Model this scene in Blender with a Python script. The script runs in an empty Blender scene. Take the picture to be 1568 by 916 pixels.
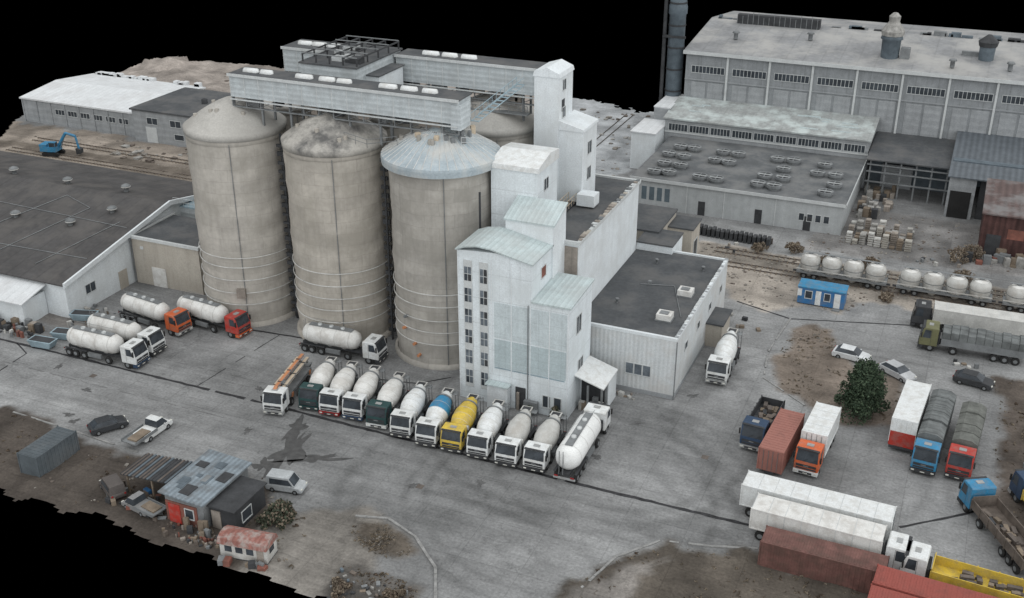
import bpy, math, random
import numpy as np
from mathutils import Vector, Matrix
random.seed(7); np.random.seed(7)
R=math.radians
sc=bpy.context.scene
# ------------------------------------------------------------ camera / light
cam=bpy.data.cameras.new("camera"); co=bpy.data.objects.new("camera",cam); sc.collection.objects.link(co)
cam.sensor_width=36; cam.lens=36*1700/1568; cam.clip_end=2000; cam.clip_start=1
co.location=(0,0,64); co.rotation_euler=(R(64.5),0,R(23.2)); sc.camera=co
w=bpy.data.worlds.new("World"); sc.world=w; w.use_nodes=True
w.node_tree.nodes["Background"].inputs[0].default_value=(0,0,0,1)
w.node_tree.nodes["Background"].inputs[1].default_value=0
L=bpy.data.lights.new("overcast_sun",'SUN'); L.energy=4.5; L.angle=R(165); L.color=(.985,.995,1.0)
lo=bpy.data.objects.new("overcast_sun",L); sc.collection.objects.link(lo)
lo.rotation_euler=Vector((-.38,.38,-.85)).to_track_quat('-Z','Y').to_euler()
sc.view_settings.view_transform='Standard'; sc.view_settings.look='None'; sc.view_settings.exposure=0

# ------------------------------------------------------------ materials
MATS={}
def M(name,col,rough=.75,var=.15,scale=.8,metal=0,streak=0,ribs=None,bump=.0,fine=.12,dirt=None,dirtamt=0,dscale=.25,hb=None,pour=None,seam=None):
    if name in MATS: return MATS[name]
    m=bpy.data.materials.new(name); m.use_nodes=True; nt=m.node_tree; N=nt.nodes; K=nt.links
    b=N["Principled BSDF"]; b.inputs["Roughness"].default_value=rough; b.inputs["Metallic"].default_value=metal
    b.inputs["Specular IOR Level"].default_value=.3
    geo=N.new("ShaderNodeNewGeometry"); pos=geo.outputs["Position"]
    def noise(sc_,det=4,vec=None,ro=.6):
        n=N.new("ShaderNodeTexNoise"); n.inputs["Scale"].default_value=sc_; n.inputs["Detail"].default_value=det; n.inputs["Roughness"].default_value=ro
        K.new(vec or pos,n.inputs["Vector"]); return n.outputs["Fac"]
    def mapr(v,a,b_,c,d):
        n=N.new("ShaderNodeMapRange"); K.new(v,n.inputs[0])
        for i,x in enumerate((a,b_,c,d)): n.inputs[i+1].default_value=x
        return n.outputs[0]
    def math_(op,a,b_=None):
        n=N.new("ShaderNodeMath"); n.operation=op
        for i,x in enumerate((a,b_)):
            if x is None: continue
            if isinstance(x,(int,float)): n.inputs[i].default_value=x
            else: K.new(x,n.inputs[i])
        return n.outputs[0]
    def mul(a,b_): return math_('MULTIPLY',a,b_)
    fac=mapr(noise(scale,5),.3,.7,1-var,1+var)
    if fine: fac=mul(fac,mapr(noise(scale*9,3),.3,.7,1-fine,1+fine))
    if streak:
        mp=N.new("ShaderNodeMapping"); mp.inputs["Scale"].default_value=(1.6,1.6,.07); K.new(pos,mp.inputs[0])
        fac=mul(fac,mapr(noise(1.0,5,mp.outputs[0],.7),.45,.72,1,1-streak))
    ribout=None
    if ribs:
        d=N.new("ShaderNodeVectorMath"); d.operation='DOT_PRODUCT'; K.new(pos,d.inputs[0]); d.inputs[1].default_value=ribs[0]
        ribout=math_('SINE',mul(d.outputs["Value"],2*math.pi/ribs[1]))
        fac=mul(fac,mapr(ribout,ribs[3] if len(ribs)>3 else -1,1,1,1-ribs[2]))
    if seam: # thin horizontal + vertical panel joints (spacing_h, spacing_z, strength)
        sx=N.new("ShaderNodeSeparateXYZ"); K.new(pos,sx.inputs[0]); h_=math_('ADD',sx.outputs[0],sx.outputs[1])
        for v_,sp in ((h_,seam[0]),(sx.outputs[2],seam[1])):
            fac=mul(fac,mapr(math_('SINE',mul(v_,2*math.pi/sp)),.985,1,1,1-seam[2]))
    if hb:
        mp=N.new("ShaderNodeMapping"); mp.inputs["Scale"].default_value=(.02,.02,1/hb[0]); K.new(pos,mp.inputs[0])
        fac=mul(fac,mapr(noise(1.0,1,mp.outputs[0]),.35,.65,1-hb[1],1+hb[1]))
    if pour: # slip-form pour patches wrapped round a silo
        tc=N.new("ShaderNodeTexCoord"); sx=N.new("ShaderNodeSeparateXYZ"); K.new(tc.outputs["Object"],sx.inputs[0])
        an=mul(math_('ARCTAN2',sx.outputs[1],sx.outputs[0]),6.0); cb=N.new("ShaderNodeCombineXYZ"); K.new(an,cb.inputs[0]); K.new(sx.outputs[2],cb.inputs[1])
        wn=N.new("ShaderNodeTexNoise"); wn.inputs["Scale"].default_value=.8; K.new(pos,wn.inputs["Vector"])
        ad=N.new("ShaderNodeVectorMath"); ad.operation='MULTIPLY_ADD'; K.new(wn.outputs["Color"],ad.inputs[0]); ad.inputs[1].default_value=(.5,.35,0); K.new(cb.outputs[0],ad.inputs[2])
        br=N.new("ShaderNodeTexBrick"); br.inputs["Scale"].default_value=1; br.inputs["Brick Width"].default_value=3.4; br.inputs["Row Height"].default_value=1.5; br.inputs["Mortar Size"].default_value=.04; br.inputs["Mortar Smooth"].default_value=.6
        br.inputs["Color1"].default_value=(1+pour,)*3+(1,); br.inputs["Color2"].default_value=(1-pour,)*3+(1,); br.inputs["Mortar"].default_value=(.84,.84,.84,1); K.new(ad.outputs[0],br.inputs["Vector"])
        sp=N.new("ShaderNodeSeparateColor"); K.new(br.outputs["Color"],sp.inputs[0]); fac=mul(fac,sp.outputs[0])
    vm=N.new("ShaderNodeVectorMath"); vm.operation='SCALE'; vm.inputs[0].default_value=col[:3]; K.new(fac,vm.inputs["Scale"])
    cur=vm.outputs[0]
    if dirt:
        mx=N.new("ShaderNodeMix"); mx.data_type='RGBA'; K.new(mul(mapr(noise(dscale,6,None,.65),.45,.62,0,1),dirtamt),mx.inputs[0])
        K.new(cur,mx.inputs[6]); mx.inputs[7].default_value=(*dirt,1); cur=mx.outputs[2]
    K.new(cur,b.inputs["Base Color"])
    if bump or ribs:
        bp=N.new("ShaderNodeBump"); bp.inputs["Strength"].default_value=.5; bp.inputs["Distance"].default_value=bump or .03
        K.new(ribout if ribout else noise(scale*6,4),bp.inputs["Height"]); K.new(bp.outputs[0],b.inputs["Normal"])
    MATS[name]=m; return m
white=M("white_render",(.64,.68,.70),streak=.10,var=.05,dirt=(.52,.54,.54),dirtamt=.5,dscale=.3)
whitep=M("white_panel",(.64,.69,.715),streak=.08,var=.05,seam=(1.2,3.0,.16),dirt=(.52,.56,.57),dirtamt=.6,dscale=.3)
whiteh=M("white_cladding",(.57,.60,.61),streak=.12,var=.06,ribs=((1,1,0),.5,.10),dirt=(.47,.46,.44),dirtamt=.6,dscale=.3)
galm=M("gallery_cladding",(.45,.49,.505),streak=.14,var=.1,ribs=((0,0,1),.62,.10,.3),dirt=(.33,.35,.355),dirtamt=.6,dscale=.5)
roofgr=M("grey_roof_felt",(.072,.077,.082),var=.2,scale=.25,fine=.15,dirt=(.125,.12,.115),dirtamt=.5)
roofdk=M("dark_roof_felt",(.066,.064,.064),var=.2,scale=.2,ribs=((1,0,0),2.4,.2,.93),dirt=(.11,.103,.097),dirtamt=.6)
rooflt=M("pale_metal_roof",(.44,.51,.515),var=.1,ribs=((1,0,0),.6,.14,.6),rough=.5,dirt=(.36,.38,.375),dirtamt=.5)
rooflt2=M("dusty_white_roof",(.58,.60,.61),var=.08,ribs=((1,0,0),1.2,.1,.8),dirt=(.46,.46,.46),dirtamt=.5)
roofhi=M("dusty_hall_roof",(.22,.225,.23),var=.2,scale=.15,ribs=((1,0,0),3.0,.12,.93),dirt=(.37,.365,.35),dirtamt=.8,dscale=.10)
roofmid=M("flaked_roof",(.29,.305,.30),var=.2,scale=.3,ribs=((1,0,0),1.8,.1,.9),dirt=(.50,.56,.55),dirtamt=.8,dscale=.35)
concg=M("grey_block_wall",(.29,.305,.315),streak=.15,var=.12,ribs=((0,0,1),1.2,.08,.95))
concp=M("grey_panel_wall",(.24,.255,.265),streak=.2,var=.12,ribs=((1,0,0),3.7,.2,.985))
beige=M("beige_brick",(.42,.39,.34),streak=.2,var=.12,dirt=(.3,.27,.23),dirtamt=.5,dscale=.4)
brown=M("brown_wall",(.27,.24,.21),streak=.3,var=.25)
def silomat(n,c,s): return M(n,c,var=.10,scale=.2,fine=.08,streak=.16,hb=(1.5,.05),pour=s,dirt=(c[0]*.72,c[1]*.72,c[2]*.70),dirtamt=.55,dscale=.3,bump=.05)
silo_a=silomat("silo_concrete_a",(.415,.392,.355),.05); silo_b=silomat("silo_concrete_b",(.405,.378,.335),.055); silo_c=silomat("silo_concrete_c",(.365,.348,.318),.085)
dome_a=M("dome_concrete",(.39,.38,.355),var=.15,scale=.5,dirt=(.27,.26,.24),dirtamt=.6)
dome_b=M("dome_stained",(.37,.355,.325),var=.2,scale=.5,dirt=(.07,.07,.07),dirtamt=.9,dscale=.24)
dome_c=M("dome_metal",(.33,.385,.415),var=.15,scale=.5,rough=.5,dirt=(.45,.44,.41),dirtamt=.75,dscale=.25)
hoop=M("hoop_steel",(.52,.52,.50),rough=.6,var=.2)
glass=M("window_glass",(.045,.053,.062),rough=.25,var=.4,scale=.7)
frame=M("window_frame",(.48,.50,.50),var=.1)
dark=M("dark_steel",(.042,.044,.047),var=.3)
black=M("black_rubber",(.022,.022,.022),rough=.9)
steel=M("grey_steel",(.18,.19,.195),var=.25,rough=.6,metal=.1)
bluesteel=M("blue_grey_steel",(.10,.125,.145),var=.25,rough=.55)
rust=M("rust_red",(.20,.08,.06),var=.25,dirt=(.10,.055,.045),dirtamt=.7,dscale=.9)
redc=M("container_red",(.28,.075,.06),var=.15,dirt=(.16,.055,.045),dirtamt=.6,dscale=.8)
pink=M("faded_red_container",(.30,.135,.11),var=.12,dirt=(.19,.09,.075),dirtamt=.6,dscale=.8)
DD=dict(dirt=(.2,.18,.16),dirtamt=.35,dscale=1.5)
redp=M("red_paint",(.38,.04,.03),rough=.45,var=.12,**DD); orange=M("orange_paint",(.52,.11,.035),rough=.45,var=.12,**DD)
yellow=M("yellow_paint",(.58,.42,.06),rough=.45,var=.15,**DD); bluep=M("blue_paint",(.04,.15,.33),rough=.45,var=.15,**DD)
cyanp=M("cyan_blue_paint",(.035,.20,.36),rough=.45,var=.15,**DD); teal=M("dark_teal_paint",(.025,.06,.06),rough=.4)
navy=M("navy_paint",(.03,.055,.10),rough=.4); olive=M("olive_paint",(.14,.14,.075),rough=.5)
tankw=M("dusty_white_paint",(.62,.62,.60),rough=.5,var=.08,scale=1.2,dirt=(.42,.40,.37),dirtamt=.6,dscale=.9)
tankg=M("dusty_grey_paint",(.46,.46,.44),rough=.5,var=.1,scale=1.2,dirt=(.31,.29,.26),dirtamt=.6,dscale=.8)
cabw=M("cab_white",(.64,.66,.66),rough=.35,var=.05,dirt=(.46,.45,.42),dirtamt=.5,dscale=1.3)
cabg=M("cab_grey",(.30,.31,.31),rough=.4,var=.1,**DD)
tarp=M("grey_tarpaulin",(.13,.14,.14),var=.3,scale=1,ribs=((.1,1,0),.9,.3,.3)); tarpg=M("olive_tarpaulin",(.115,.12,.11),var=.35,scale=1)
lightbl=M("pale_blue",(.25,.33,.37),var=.2); wood=M("weathered_wood",(.18,.145,.11),var=.3); sand=M("cream_paint",(.50,.42,.32),var=.15)
amber=M("faded_orange",(.45,.20,.10),var=.2,rough=.5); lamp=M("lamp_lens",(.6,.6,.55),rough=.2); darkred=M("tail_lamp",(.25,.02,.02),rough=.3)
block=M("concrete_blocks",(.27,.265,.25),var=.35,scale=1.5); block2=M("light_blocks",(.35,.335,.30),var=.3); soil=M("earth",(.12,.10,.085),var=.35,scale=1.2)
rail=M("rail_steel",(.10,.085,.075),var=.3); asph=M("drain_grating",(.028,.028,.03),var=.6,scale=2)
kerbm=M("kerb_stone",(.23,.23,.225),var=.3,scale=1.5); wet=M("wet_asphalt",(.07,.07,.07),rough=.5,var=.3,scale=1.5); tyre=M("tyre_marks",(.13,.13,.13),var=.4,scale=1); stain=M("oil_stain",(.09,.09,.09),var=.35,scale=2)
foliage=M("pine_needles",(.026,.043,.025),var=.55,scale=1.6,rough=.9); foliage2=M("bush_leaves",(.05,.06,.04),var=.6,scale=1.6,rough=.9)
dry=M("dry_grass",(.17,.14,.105),var=.5,scale=1); bark=M("bark",(.10,.075,.055)); gravel=M("rubble",(.20,.185,.165),var=.5,scale=1)

# ------------------------------------------------------------ mesh helper
def link(o): sc.collection.objects.link(o)
class Obj:
    def __init__(s,name,loc=(0,0,0),rz=0,bevel=0):
        s.name=name; s.loc=loc; s.rz=rz; s.P={}; s.bevel=bevel
    def add(s,part,mat,vs,fs,smooth=False):
        p=s.P.setdefault(part,dict(v=[],f=[],m=[],s=[],mats=[]))
        n=len(p['v']); p['v']+= [tuple(v) for v in vs]
        if mat not in p['mats']: p['mats'].append(mat)
        mi=p['mats'].index(mat)
        for f in fs: p['f'].append([n+i for i in f]); p['m'].append(mi); p['s'].append(smooth)
    def box(s,part,mat,a,b,rz=0,c=None):
        vs=[(x,y,z) for z in (a[2],b[2]) for y in (a[1],b[1]) for x in (a[0],b[0])]
        if rz:
            cx,cy=c or ((a[0]+b[0])/2,(a[1]+b[1])/2); cs,sn=math.cos(rz),math.sin(rz)
            vs=[(cx+(x-cx)*cs-(y-cy)*sn,cy+(x-cx)*sn+(y-cy)*cs,z) for x,y,z in vs]
        s.add(part,mat,vs,[(0,2,3,1),(4,5,7,6),(0,1,5,4),(2,6,7,3),(0,4,6,2),(1,3,7,5)])
    def frus(s,part,mat,a,b,z0,z1,side=None):
        vs=[(a[0],a[1],z0),(a[2],a[1],z0),(a[2],a[3],z0),(a[0],a[3],z0),(b[0],b[1],z1),(b[2],b[1],z1),(b[2],b[3],z1),(b[0],b[3],z1)]
        s.add(part,side or mat,vs,[(0,1,5,4),(1,2,6,5),(2,3,7,6),(3,0,4,7)])
        s.add(part,mat,vs,[(4,5,6,7),(3,2,1,0)])
    def prism(s,part,mat,poly,axis,a,b,smooth=False):
        f={'x':lambda u,v,t:(t,u,v),'y':lambda u,v,t:(u,t,v),'z':lambda u,v,t:(u,v,t)}[axis]
        n=len(poly); vs=[f(u,v,a) for u,v in poly]+[f(u,v,b) for u,v in poly]
        s.add(part,mat,vs,[[i,(i+1)%n,n+(i+1)%n,n+i] for i in range(n)]+[list(range(n))[::-1],list(range(n,2*n))],smooth)
    def quad(s,part,mat,*pts): s.add(part,mat,pts,[list(range(len(pts)))])
    def lathe(s,part,mat,prof,o=(0,0,0),d=(0,0,1),n=20,smooth=True,cap=True,sq=1.0):
        d=Vector(d).normalized(); up=Vector((0,0,1)) if abs(d.z)<.9 else Vector((1,0,0))
        e1=d.cross(up).normalized(); e2=e1.cross(d).normalized(); o=Vector(o); vs=[];fs=[]
        for t,r in prof:
            for i in range(n):
                a=2*math.pi*i/n; vs.append(o+d*t+e1*(math.cos(a)*r)+e2*(math.sin(a)*r*sq))
        for j in range(len(prof)-1):
            for i in range(n):
                k=(i+1)%n; fs.append((j*n+i,j*n+k,(j+1)*n+k,(j+1)*n+i))
        s.add(part,mat,vs,fs,smooth)
        if cap: s.add(part,mat,vs[:n],[list(range(n))[::-1]]); s.add(part,mat,vs[-n:],[list(range(n))])
    def rod(s,part,mat,p,q,r=.06,n=6):
        p=Vector(p);q=Vector(q); s.lathe(part,mat,[(0,r),((q-p).length,r)],p,q-p,n)
    def wheel(s,x,y,r=.5,wd=.3):
        s.lathe('wheels',black,[(-wd/2,r*.85),(-wd/2+.04,r),(wd/2-.04,r),(wd/2,r*.85)],(x,y,r),(0,1,0),14)
        s.lathe('wheels',steel,[(-wd/2-.01,r*.5),(wd/2+.01,r*.5)],(x,y,r),(0,1,0),10)
    def build(s,scale=None):
        single=len(s.P)==1
        par=None
        if not single:
            par=bpy.data.objects.new(s.name,None); par.empty_display_size=.5; par.location=s.loc; par.rotation_euler=(0,0,s.rz); link(par)
            if scale: par.scale=scale
        for k,p in s.P.items():
            me=bpy.data.meshes.new(k); me.from_pydata(p['v'],[],p['f'])
            for m in p['mats']: me.materials.append(m)
            me.polygons.foreach_set('material_index',p['m']); me.polygons.foreach_set('use_smooth',p['s']); me.update()
            o=bpy.data.objects.new(s.name if single else k,me); link(o)
            if single: o.location=s.loc; o.rotation_euler=(0,0,s.rz)
            else: o.parent=par
            if s.bevel and k in('cab','body'):
                md=o.modifiers.new('b','BEVEL'); md.width=s.bevel; md.segments=2; md.limit_method='ANGLE'; md.angle_limit=R(35)
        return par

def wall_windows(o,x0,x1,z0,z1,y,n,gap=.3,mat=None,axis='y',sgn=-1,fr=True,mull=0):
    w_=(x1-x0)/n
    for i in range(n):
        a=x0+i*w_+w_*gap/2; b=x0+(i+1)*w_-w_*gap/2
        def bx(m,a_,b_,za,zb,d0,d1):
            lo_,hi_=sorted((y+sgn*d0,y+sgn*d1))
            if axis=='y': o.box('windows',m,(a_,lo_,za),(b_,hi_,zb))
            else: o.box('windows',m,(lo_,a_,za),(hi_,b_,zb))
        bx(mat or glass,a,b,z0,z1,0,.03)
        if fr:
            t=.08
            bx(frame,a-t,b+t,z1,z1+t,0,.07); bx(frame,a-t,b+t,z0-t,z0,0,.1); bx(frame,a-t,a,z0,z1,0,.07); bx(frame,b,b+t,z0,z1,0,.07)
            for k in range(mull):
                c=a+(b-a)*(k+1)/(mull+1); bx(frame,c-.035,c+.035,z0,z1,.03,.06)
def railing(o,part,mat,pts,h=1.0,step=1.5,r=.035):
    for a,b in zip(pts[:-1],pts[1:]):
        a=Vector(a);b=Vector(b); n=max(1,int((b-a).length/step))
        for k in range(n+1): p=a+(b-a)*k/n; o.rod(part,mat,p,p+Vector((0,0,h)),r,4)
        for hh in (h*.5,h): o.rod(part,mat,a+Vector((0,0,hh)),b+Vector((0,0,hh)),r,4)

# ------------------------------------------------------------ ground
def vnoise(x,y,seed=0):
    rs=np.random.RandomState(seed); T=rs.rand(257,257)
    xi=np.floor(x).astype(int); yi=np.floor(y).astype(int); fx=x-xi; fy=y-yi
    fx=fx*fx*(3-2*fx); fy=fy*fy*(3-2*fy); a=xi%256; b=yi%256
    return (T[a,b]*(1-fx)+T[a+1,b]*fx)*(1-fy)+(T[a,b+1]*(1-fx)+T[a+1,b+1]*fx)*fy
def fbm(x,y,s,seed=0,o=4):
    t=0;amp=.5
    for i in range(o): t=t+amp*vnoise(x*s+31.7*i,y*s+17.3*i,seed+i); s*=2; amp*=.5
    return t
def inpoly(X,Y,poly):
    c=np.zeros(X.shape,bool); n=len(poly)
    for i in range(n):
        x1,y1=poly[i]; x2,y2=poly[(i+1)%n]
        if y1==y2: continue
        c^=((y1>Y)!=(y2>Y))&(X<(x2-x1)*(Y-y1)/(y2-y1)+x1)
    return c
ZONES=[ # polygon, colour, edge noise
 ([(-200,74.5),(-92,74.5),(-83,74),(-74,73),(-67,73.5),(-63,75),(-58,75.5),(-56,72),(-52,71.5),(-49.5,68),(-48,60),(-48,50),(-200,50)],(.078,.067,.058),1.6),
 ([(-55,70),(-50,73.5),(-46,74.5),(-43,70),(-44,62),(-53,60)],(.235,.22,.20),1.2),
 ([(-47.2,72.6),(-44.4,73.5),(-41.6,72.4),(-39.8,70.6),(-41.5,69.2),(-44.8,69.6),(-46.6,70.8)],(.105,.090,.074),.5),
 ([(-29,55),(-27,66),(-25.5,71.5),(-23.2,77),(-20,80.4),(-15,81.6),(-11.5,83),(-3,82),(20,80),(20,40),(-27,40)],(.10,.087,.073),1.4),
 ([(-27,60),(-25.6,68),(-24.3,72),(-22,76),(-19,78.2),(-21,73),(-23.5,66)],(.22,.205,.19),1.3),
 ([(-16.3,130),(-17.2,122),(-16.6,115.4),(-12,111.5),(-8.4,108.6),(-3.1,110),(-2.2,117),(-3.5,121),(-9,122),(-11.6,130),(-14,131.5)],(.185,.155,.13),.9),
 ([(7,126),(8,118),(7.5,108),(9,98),(14,90),(60,80),(60,126)],(.10,.084,.072),1.2),
 ([(-46,139),(-34,152.5),(60,152.5),(60,141),(-8,141),(-12,136.5),(-17,136),(-21.5,133),(-25,134),(-28,141),(-33,142)],(.36,.325,.285),1.4),
 ([(-34,152.5),(60,152.5),(60,144.5),(-34,146.5)],(.21,.19,.165),.8),
 ([(-220,132),(-88,132),(-88,160),(-220,160)],(.27,.235,.20),2.5),
 ([(-220,138),(-88,136),(-88,140),(-220,143)],(.12,.105,.09),1.2),
 ([(-220,147),(-88,146),(-88,149),(-220,151)],(.14,.12,.10),1.2),
 ([(-220,176),(-60,176),(-60,240),(-220,240)],(.28,.25,.225),3),
 ([(-73,150),(-56,150),(-54,240),(-84,240)],(.34,.355,.365),1.5),
 ([(-200,92),(-97,93),(-97,97),(-200,97)],(.17,.16,.15),1),
 ([(-20,156),(10,158),(10,176),(-20,176)],(.21,.205,.20),1),
 ([(-45,66.6),(-41,67.2),(-37.4,66.5),(-36,63),(-35.5,54),(-42,54),(-44.5,61)],(.105,.098,.090),.9),
]
def arc(c,r,a0,a1,n=14,sy=1): return [(c[0]+r*math.cos(R(a0+(a1-a0)*i/n)),c[1]+sy*r*math.sin(R(a0+(a1-a0)*i/n))) for i in range(n+1)]
def zone_color(X,Y):
    wx=(fbm(X,Y,.25,11)-.5)*2; wy=(fbm(X,Y,.25,23)-.5)*2
    wx2=(fbm(X,Y,1.1,31)-.5); wy2=(fbm(X,Y,1.1,43)-.5)
    C=np.empty(X.shape+(3,)); big=fbm(X,Y,.05,3); C[...]=(.232,.235,.235)
    C*=(.74+.54*big)[...,None]
    hm=np.zeros(X.shape)
    for poly,col,e in ZONES:
        m=inpoly(X+wx*e*1.6+wx2*e,Y+wy*e*1.6+wy2*e,poly).astype(float)
        m=(m+np.roll(m,1,0)+np.roll(m,-1,0)+np.roll(m,1,1)+np.roll(m,-1,1))/5
        v=(.5+1.0*fbm(X,Y,.35,7))[...,None]
        C=C*(1-m[...,None])+np.array(col)*v*m[...,None]
        if col[0]<.2: hm=np.maximum(hm,m)
    d=np.clip((fbm(X,Y,.12,51)-.5)*5,0,1)*(1-hm); C*=(1-.24*d)[...,None]
    d=np.clip((fbm(X,Y,.09,71)-.52)*5,0,1)*(1-hm); C=C*(1+.26*d)[...,None]
    d=np.clip((fbm(X,Y,.45,81)-.55)*7,0,1)*(1-hm); C*=(1-.10*d)[...,None]
    for c,r_,w_,a in (((-30,84),16,.5,-.26),((-30,84),14,.4,-.26),((-31,82),21,.5,-.2),((-31,82),19,.5,-.16),((-27,93),9,.5,-.25),((-27,93),11,.5,-.25),((-27,93),13.4,.4,-.2),((-38,56),24,.5,-.2),((-39,55),22,.5,-.2),((-33,99),18,.5,-.2),((-33,99),20,.5,-.18),((-12,100),14,.6,-.16),((-12,100),16,.6,-.16),((-27,60),30,.8,.14),((-3,106),20,.5,-.18),((-3,106),22,.5,-.18),((-90,120),40,.6,-.12),((-40,100),28,.8,.12)):
        dd=np.abs(np.hypot(X-c[0],Y-c[1])-r_); C*=(1+a*np.exp(-(dd/w_)**2)*np.clip(fbm(X,Y,.2,int(r_))*2.6-.6,0,1)*(1-hm))[...,None]
    for y_,w_,a in ((82,.6,-.12),(84.3,.6,-.12),(78.5,.8,.12),(80,.6,-.1),(90,.7,.08)):
        C*=(1+a*np.exp(-((Y-y_-wx*1.2)/w_)**2)*(1-hm))[...,None]
    return C,hm
def make_ground():
    st=.4; xs=np.arange(-195,62,st); ys=np.arange(40,236,st); X,Y=np.meshgrid(xs,ys,indexing='ij')
    C,hm=zone_color(X,Y)
    Z=(hm*(fbm(X,Y,.5,91)-.35)*.6)
    Z+=np.where((X<-60)&(Y>186),(fbm(X,Y,.09,5)-.35)*7*np.clip((Y-186)/12,0,1),0)*np.clip((-100-X)/30,0,1)
    Z=np.maximum(Z,-.004)
    e=(fbm(X,Y,.3,61)-.5)*3+(fbm(X,Y,1.3,65)-.5)*1.4
    fy=np.interp(xs,[-195,-130,-90,-70,-56,-49.5,-44,-41,-38,-20],[62,62.4,62.4,63,62.4,62.4,62,58,48,30])[:,None]
    lx=np.interp(ys,[40,150,160,185,210,240],[-190,-172,-178,-188,-185,-182])[None,:]
    by=np.interp(xs,[-195,-183,-168,-75,-63,-55,0,60],[205,209,219,221,216,226,226,226])[:,None]
    keep=(Y+e>fy)&(X+e*.6>lx)&(Y+e*1.5<by)
    nx,ny=X.shape; idx=np.arange(nx*ny).reshape(nx,ny)
    q=keep[:-1,:-1]&keep[1:,:-1]&keep[:-1,1:]&keep[1:,1:]
    F=np.stack([idx[:-1,:-1][q],idx[1:,:-1][q],idx[1:,1:][q],idx[:-1,1:][q]],1)
    me=bpy.data.meshes.new("ground"); V=np.stack([X,Y,Z],-1).reshape(-1,3)
    used=np.zeros(nx*ny,bool); used[F.ravel()]=True; re=np.cumsum(used)-1
    V=V[used]; F=re[F]; Cc=C.reshape(-1,3)[used]
    me.vertices.add(len(V)); me.vertices.foreach_set('co',V.ravel().astype(np.float32))
    me.loops.add(F.size); me.loops.foreach_set('vertex_index',F.ravel().astype(np.int32))
    me.polygons.add(len(F)); me.polygons.foreach_set('loop_start',np.arange(0,F.size,4,dtype=np.int32)); me.polygons.foreach_set('loop_total',np.full(len(F),4,dtype=np.int32))
    me.update(calc_edges=True); me.polygons.foreach_set('use_smooth',np.ones(len(F),bool))
    a=me.color_attributes.new('zone','FLOAT_COLOR','POINT'); a.data.foreach_set('color',np.concatenate([Cc,np.ones((len(Cc),1))],1).ravel().astype(np.float32))
    m=bpy.data.materials.new("yard_ground"); m.use_nodes=True; N=m.node_tree.nodes; K=m.node_tree.links; b=N["Principled BSDF"]; b.inputs["Roughness"].default_value=.9; b.inputs["Specular IOR Level"].default_value=.15
    at=N.new("ShaderNodeAttribute"); at.attribute_name='zone'; geo=N.new("ShaderNodeNewGeometry")
    def nz(s,det,lo_,hi_,a_,b_,vec=None):
        n=N.new("ShaderNodeTexNoise"); n.inputs["Scale"].default_value=s; n.inputs["Detail"].default_value=det; n.inputs["Roughness"].default_value=.65; K.new(vec or geo.outputs["Position"],n.inputs["Vector"])
        r=N.new("ShaderNodeMapRange"); K.new(n.outputs["Fac"],r.inputs[0])
        for i,x in enumerate((lo_,hi_,a_,b_)): r.inputs[i+1].default_value=x
        return r.outputs[0],n
    f1,n1=nz(3.5,6,.3,.7,.76,1.24); f2,n2=nz(.45,6,.35,.7,1.09,.84)
    mp=N.new("ShaderNodeMapping"); mp.inputs["Scale"].default_value=(.12,1.6,1); mp.inputs["Rotation"].default_value=(0,0,R(-4)); K.new(geo.outputs["Position"],mp.inputs[0])
    f3,n3=nz(1.0,5,.4,.66,1.05,.88,mp.outputs[0])
    br=N.new("ShaderNodeTexBrick"); br.inputs["Scale"].default_value=1; br.inputs["Mortar Size"].default_value=.05; br.inputs["Brick Width"].default_value=6; br.inputs["Row Height"].default_value=6; br.offset=0
    br.inputs["Color1"].default_value=(1,1,1,1); br.inputs["Color2"].default_value=(.93,.93,.93,1); br.inputs["Mortar"].default_value=(.80,.80,.80,1)
    nw=N.new("ShaderNodeVectorMath"); nw.operation='MULTIPLY_ADD'; K.new(n1.outputs["Color"],nw.inputs[0]); nw.inputs[1].default_value=(.25,.25,0); K.new(geo.outputs["Position"],nw.inputs[2]); K.new(nw.outputs[0],br.inputs["Vector"])
    cur=at.outputs["Color"]
    for f in (f1,f2,f3):
        v=N.new("ShaderNodeVectorMath"); v.operation='SCALE'; K.new(cur,v.inputs[0]); K.new(f,v.inputs["Scale"]); cur=v.outputs[0]
    v=N.new("ShaderNodeVectorMath"); v.operation='MULTIPLY'; K.new(cur,v.inputs[0]); K.new(br.outputs["Color"],v.inputs[1]); cur=v.outputs[0]
    vo=N.new("ShaderNodeTexVoronoi"); vo.feature='DISTANCE_TO_EDGE'; vo.inputs["Scale"].default_value=.16
    nv=N.new("ShaderNodeVectorMath"); nv.operation='MULTIPLY_ADD'; K.new(n2.outputs["Color"],nv.inputs[0]); nv.inputs[1].default_value=(5,5,0); K.new(geo.outputs["Position"],nv.inputs[2]); K.new(nv.outputs[0],vo.inputs["Vector"])
    cr=N.new("ShaderNodeMapRange"); K.new(vo.outputs["Distance"],cr.inputs[0]); cr.inputs[1].default_value=0; cr.inputs[2].default_value=.012; cr.inputs[3].default_value=.78; cr.inputs[4].default_value=1
    v=N.new("ShaderNodeVectorMath"); v.operation='SCALE'; K.new(cur,v.inputs[0]); K.new(cr.outputs[0],v.inputs["Scale"]); cur=v.outputs[0]
    K.new(cur,b.inputs["Base Color"])
    bp=N.new("ShaderNodeBump"); bp.inputs["Strength"].default_value=.35; bp.inputs["Distance"].default_value=.08; K.new(n1.outputs["Fac"],bp.inputs["Height"]); K.new(bp.outputs[0],b.inputs["Normal"])
    me.materials.append(m); o=bpy.data.objects.new("ground",me); link(o)
make_ground()

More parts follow.
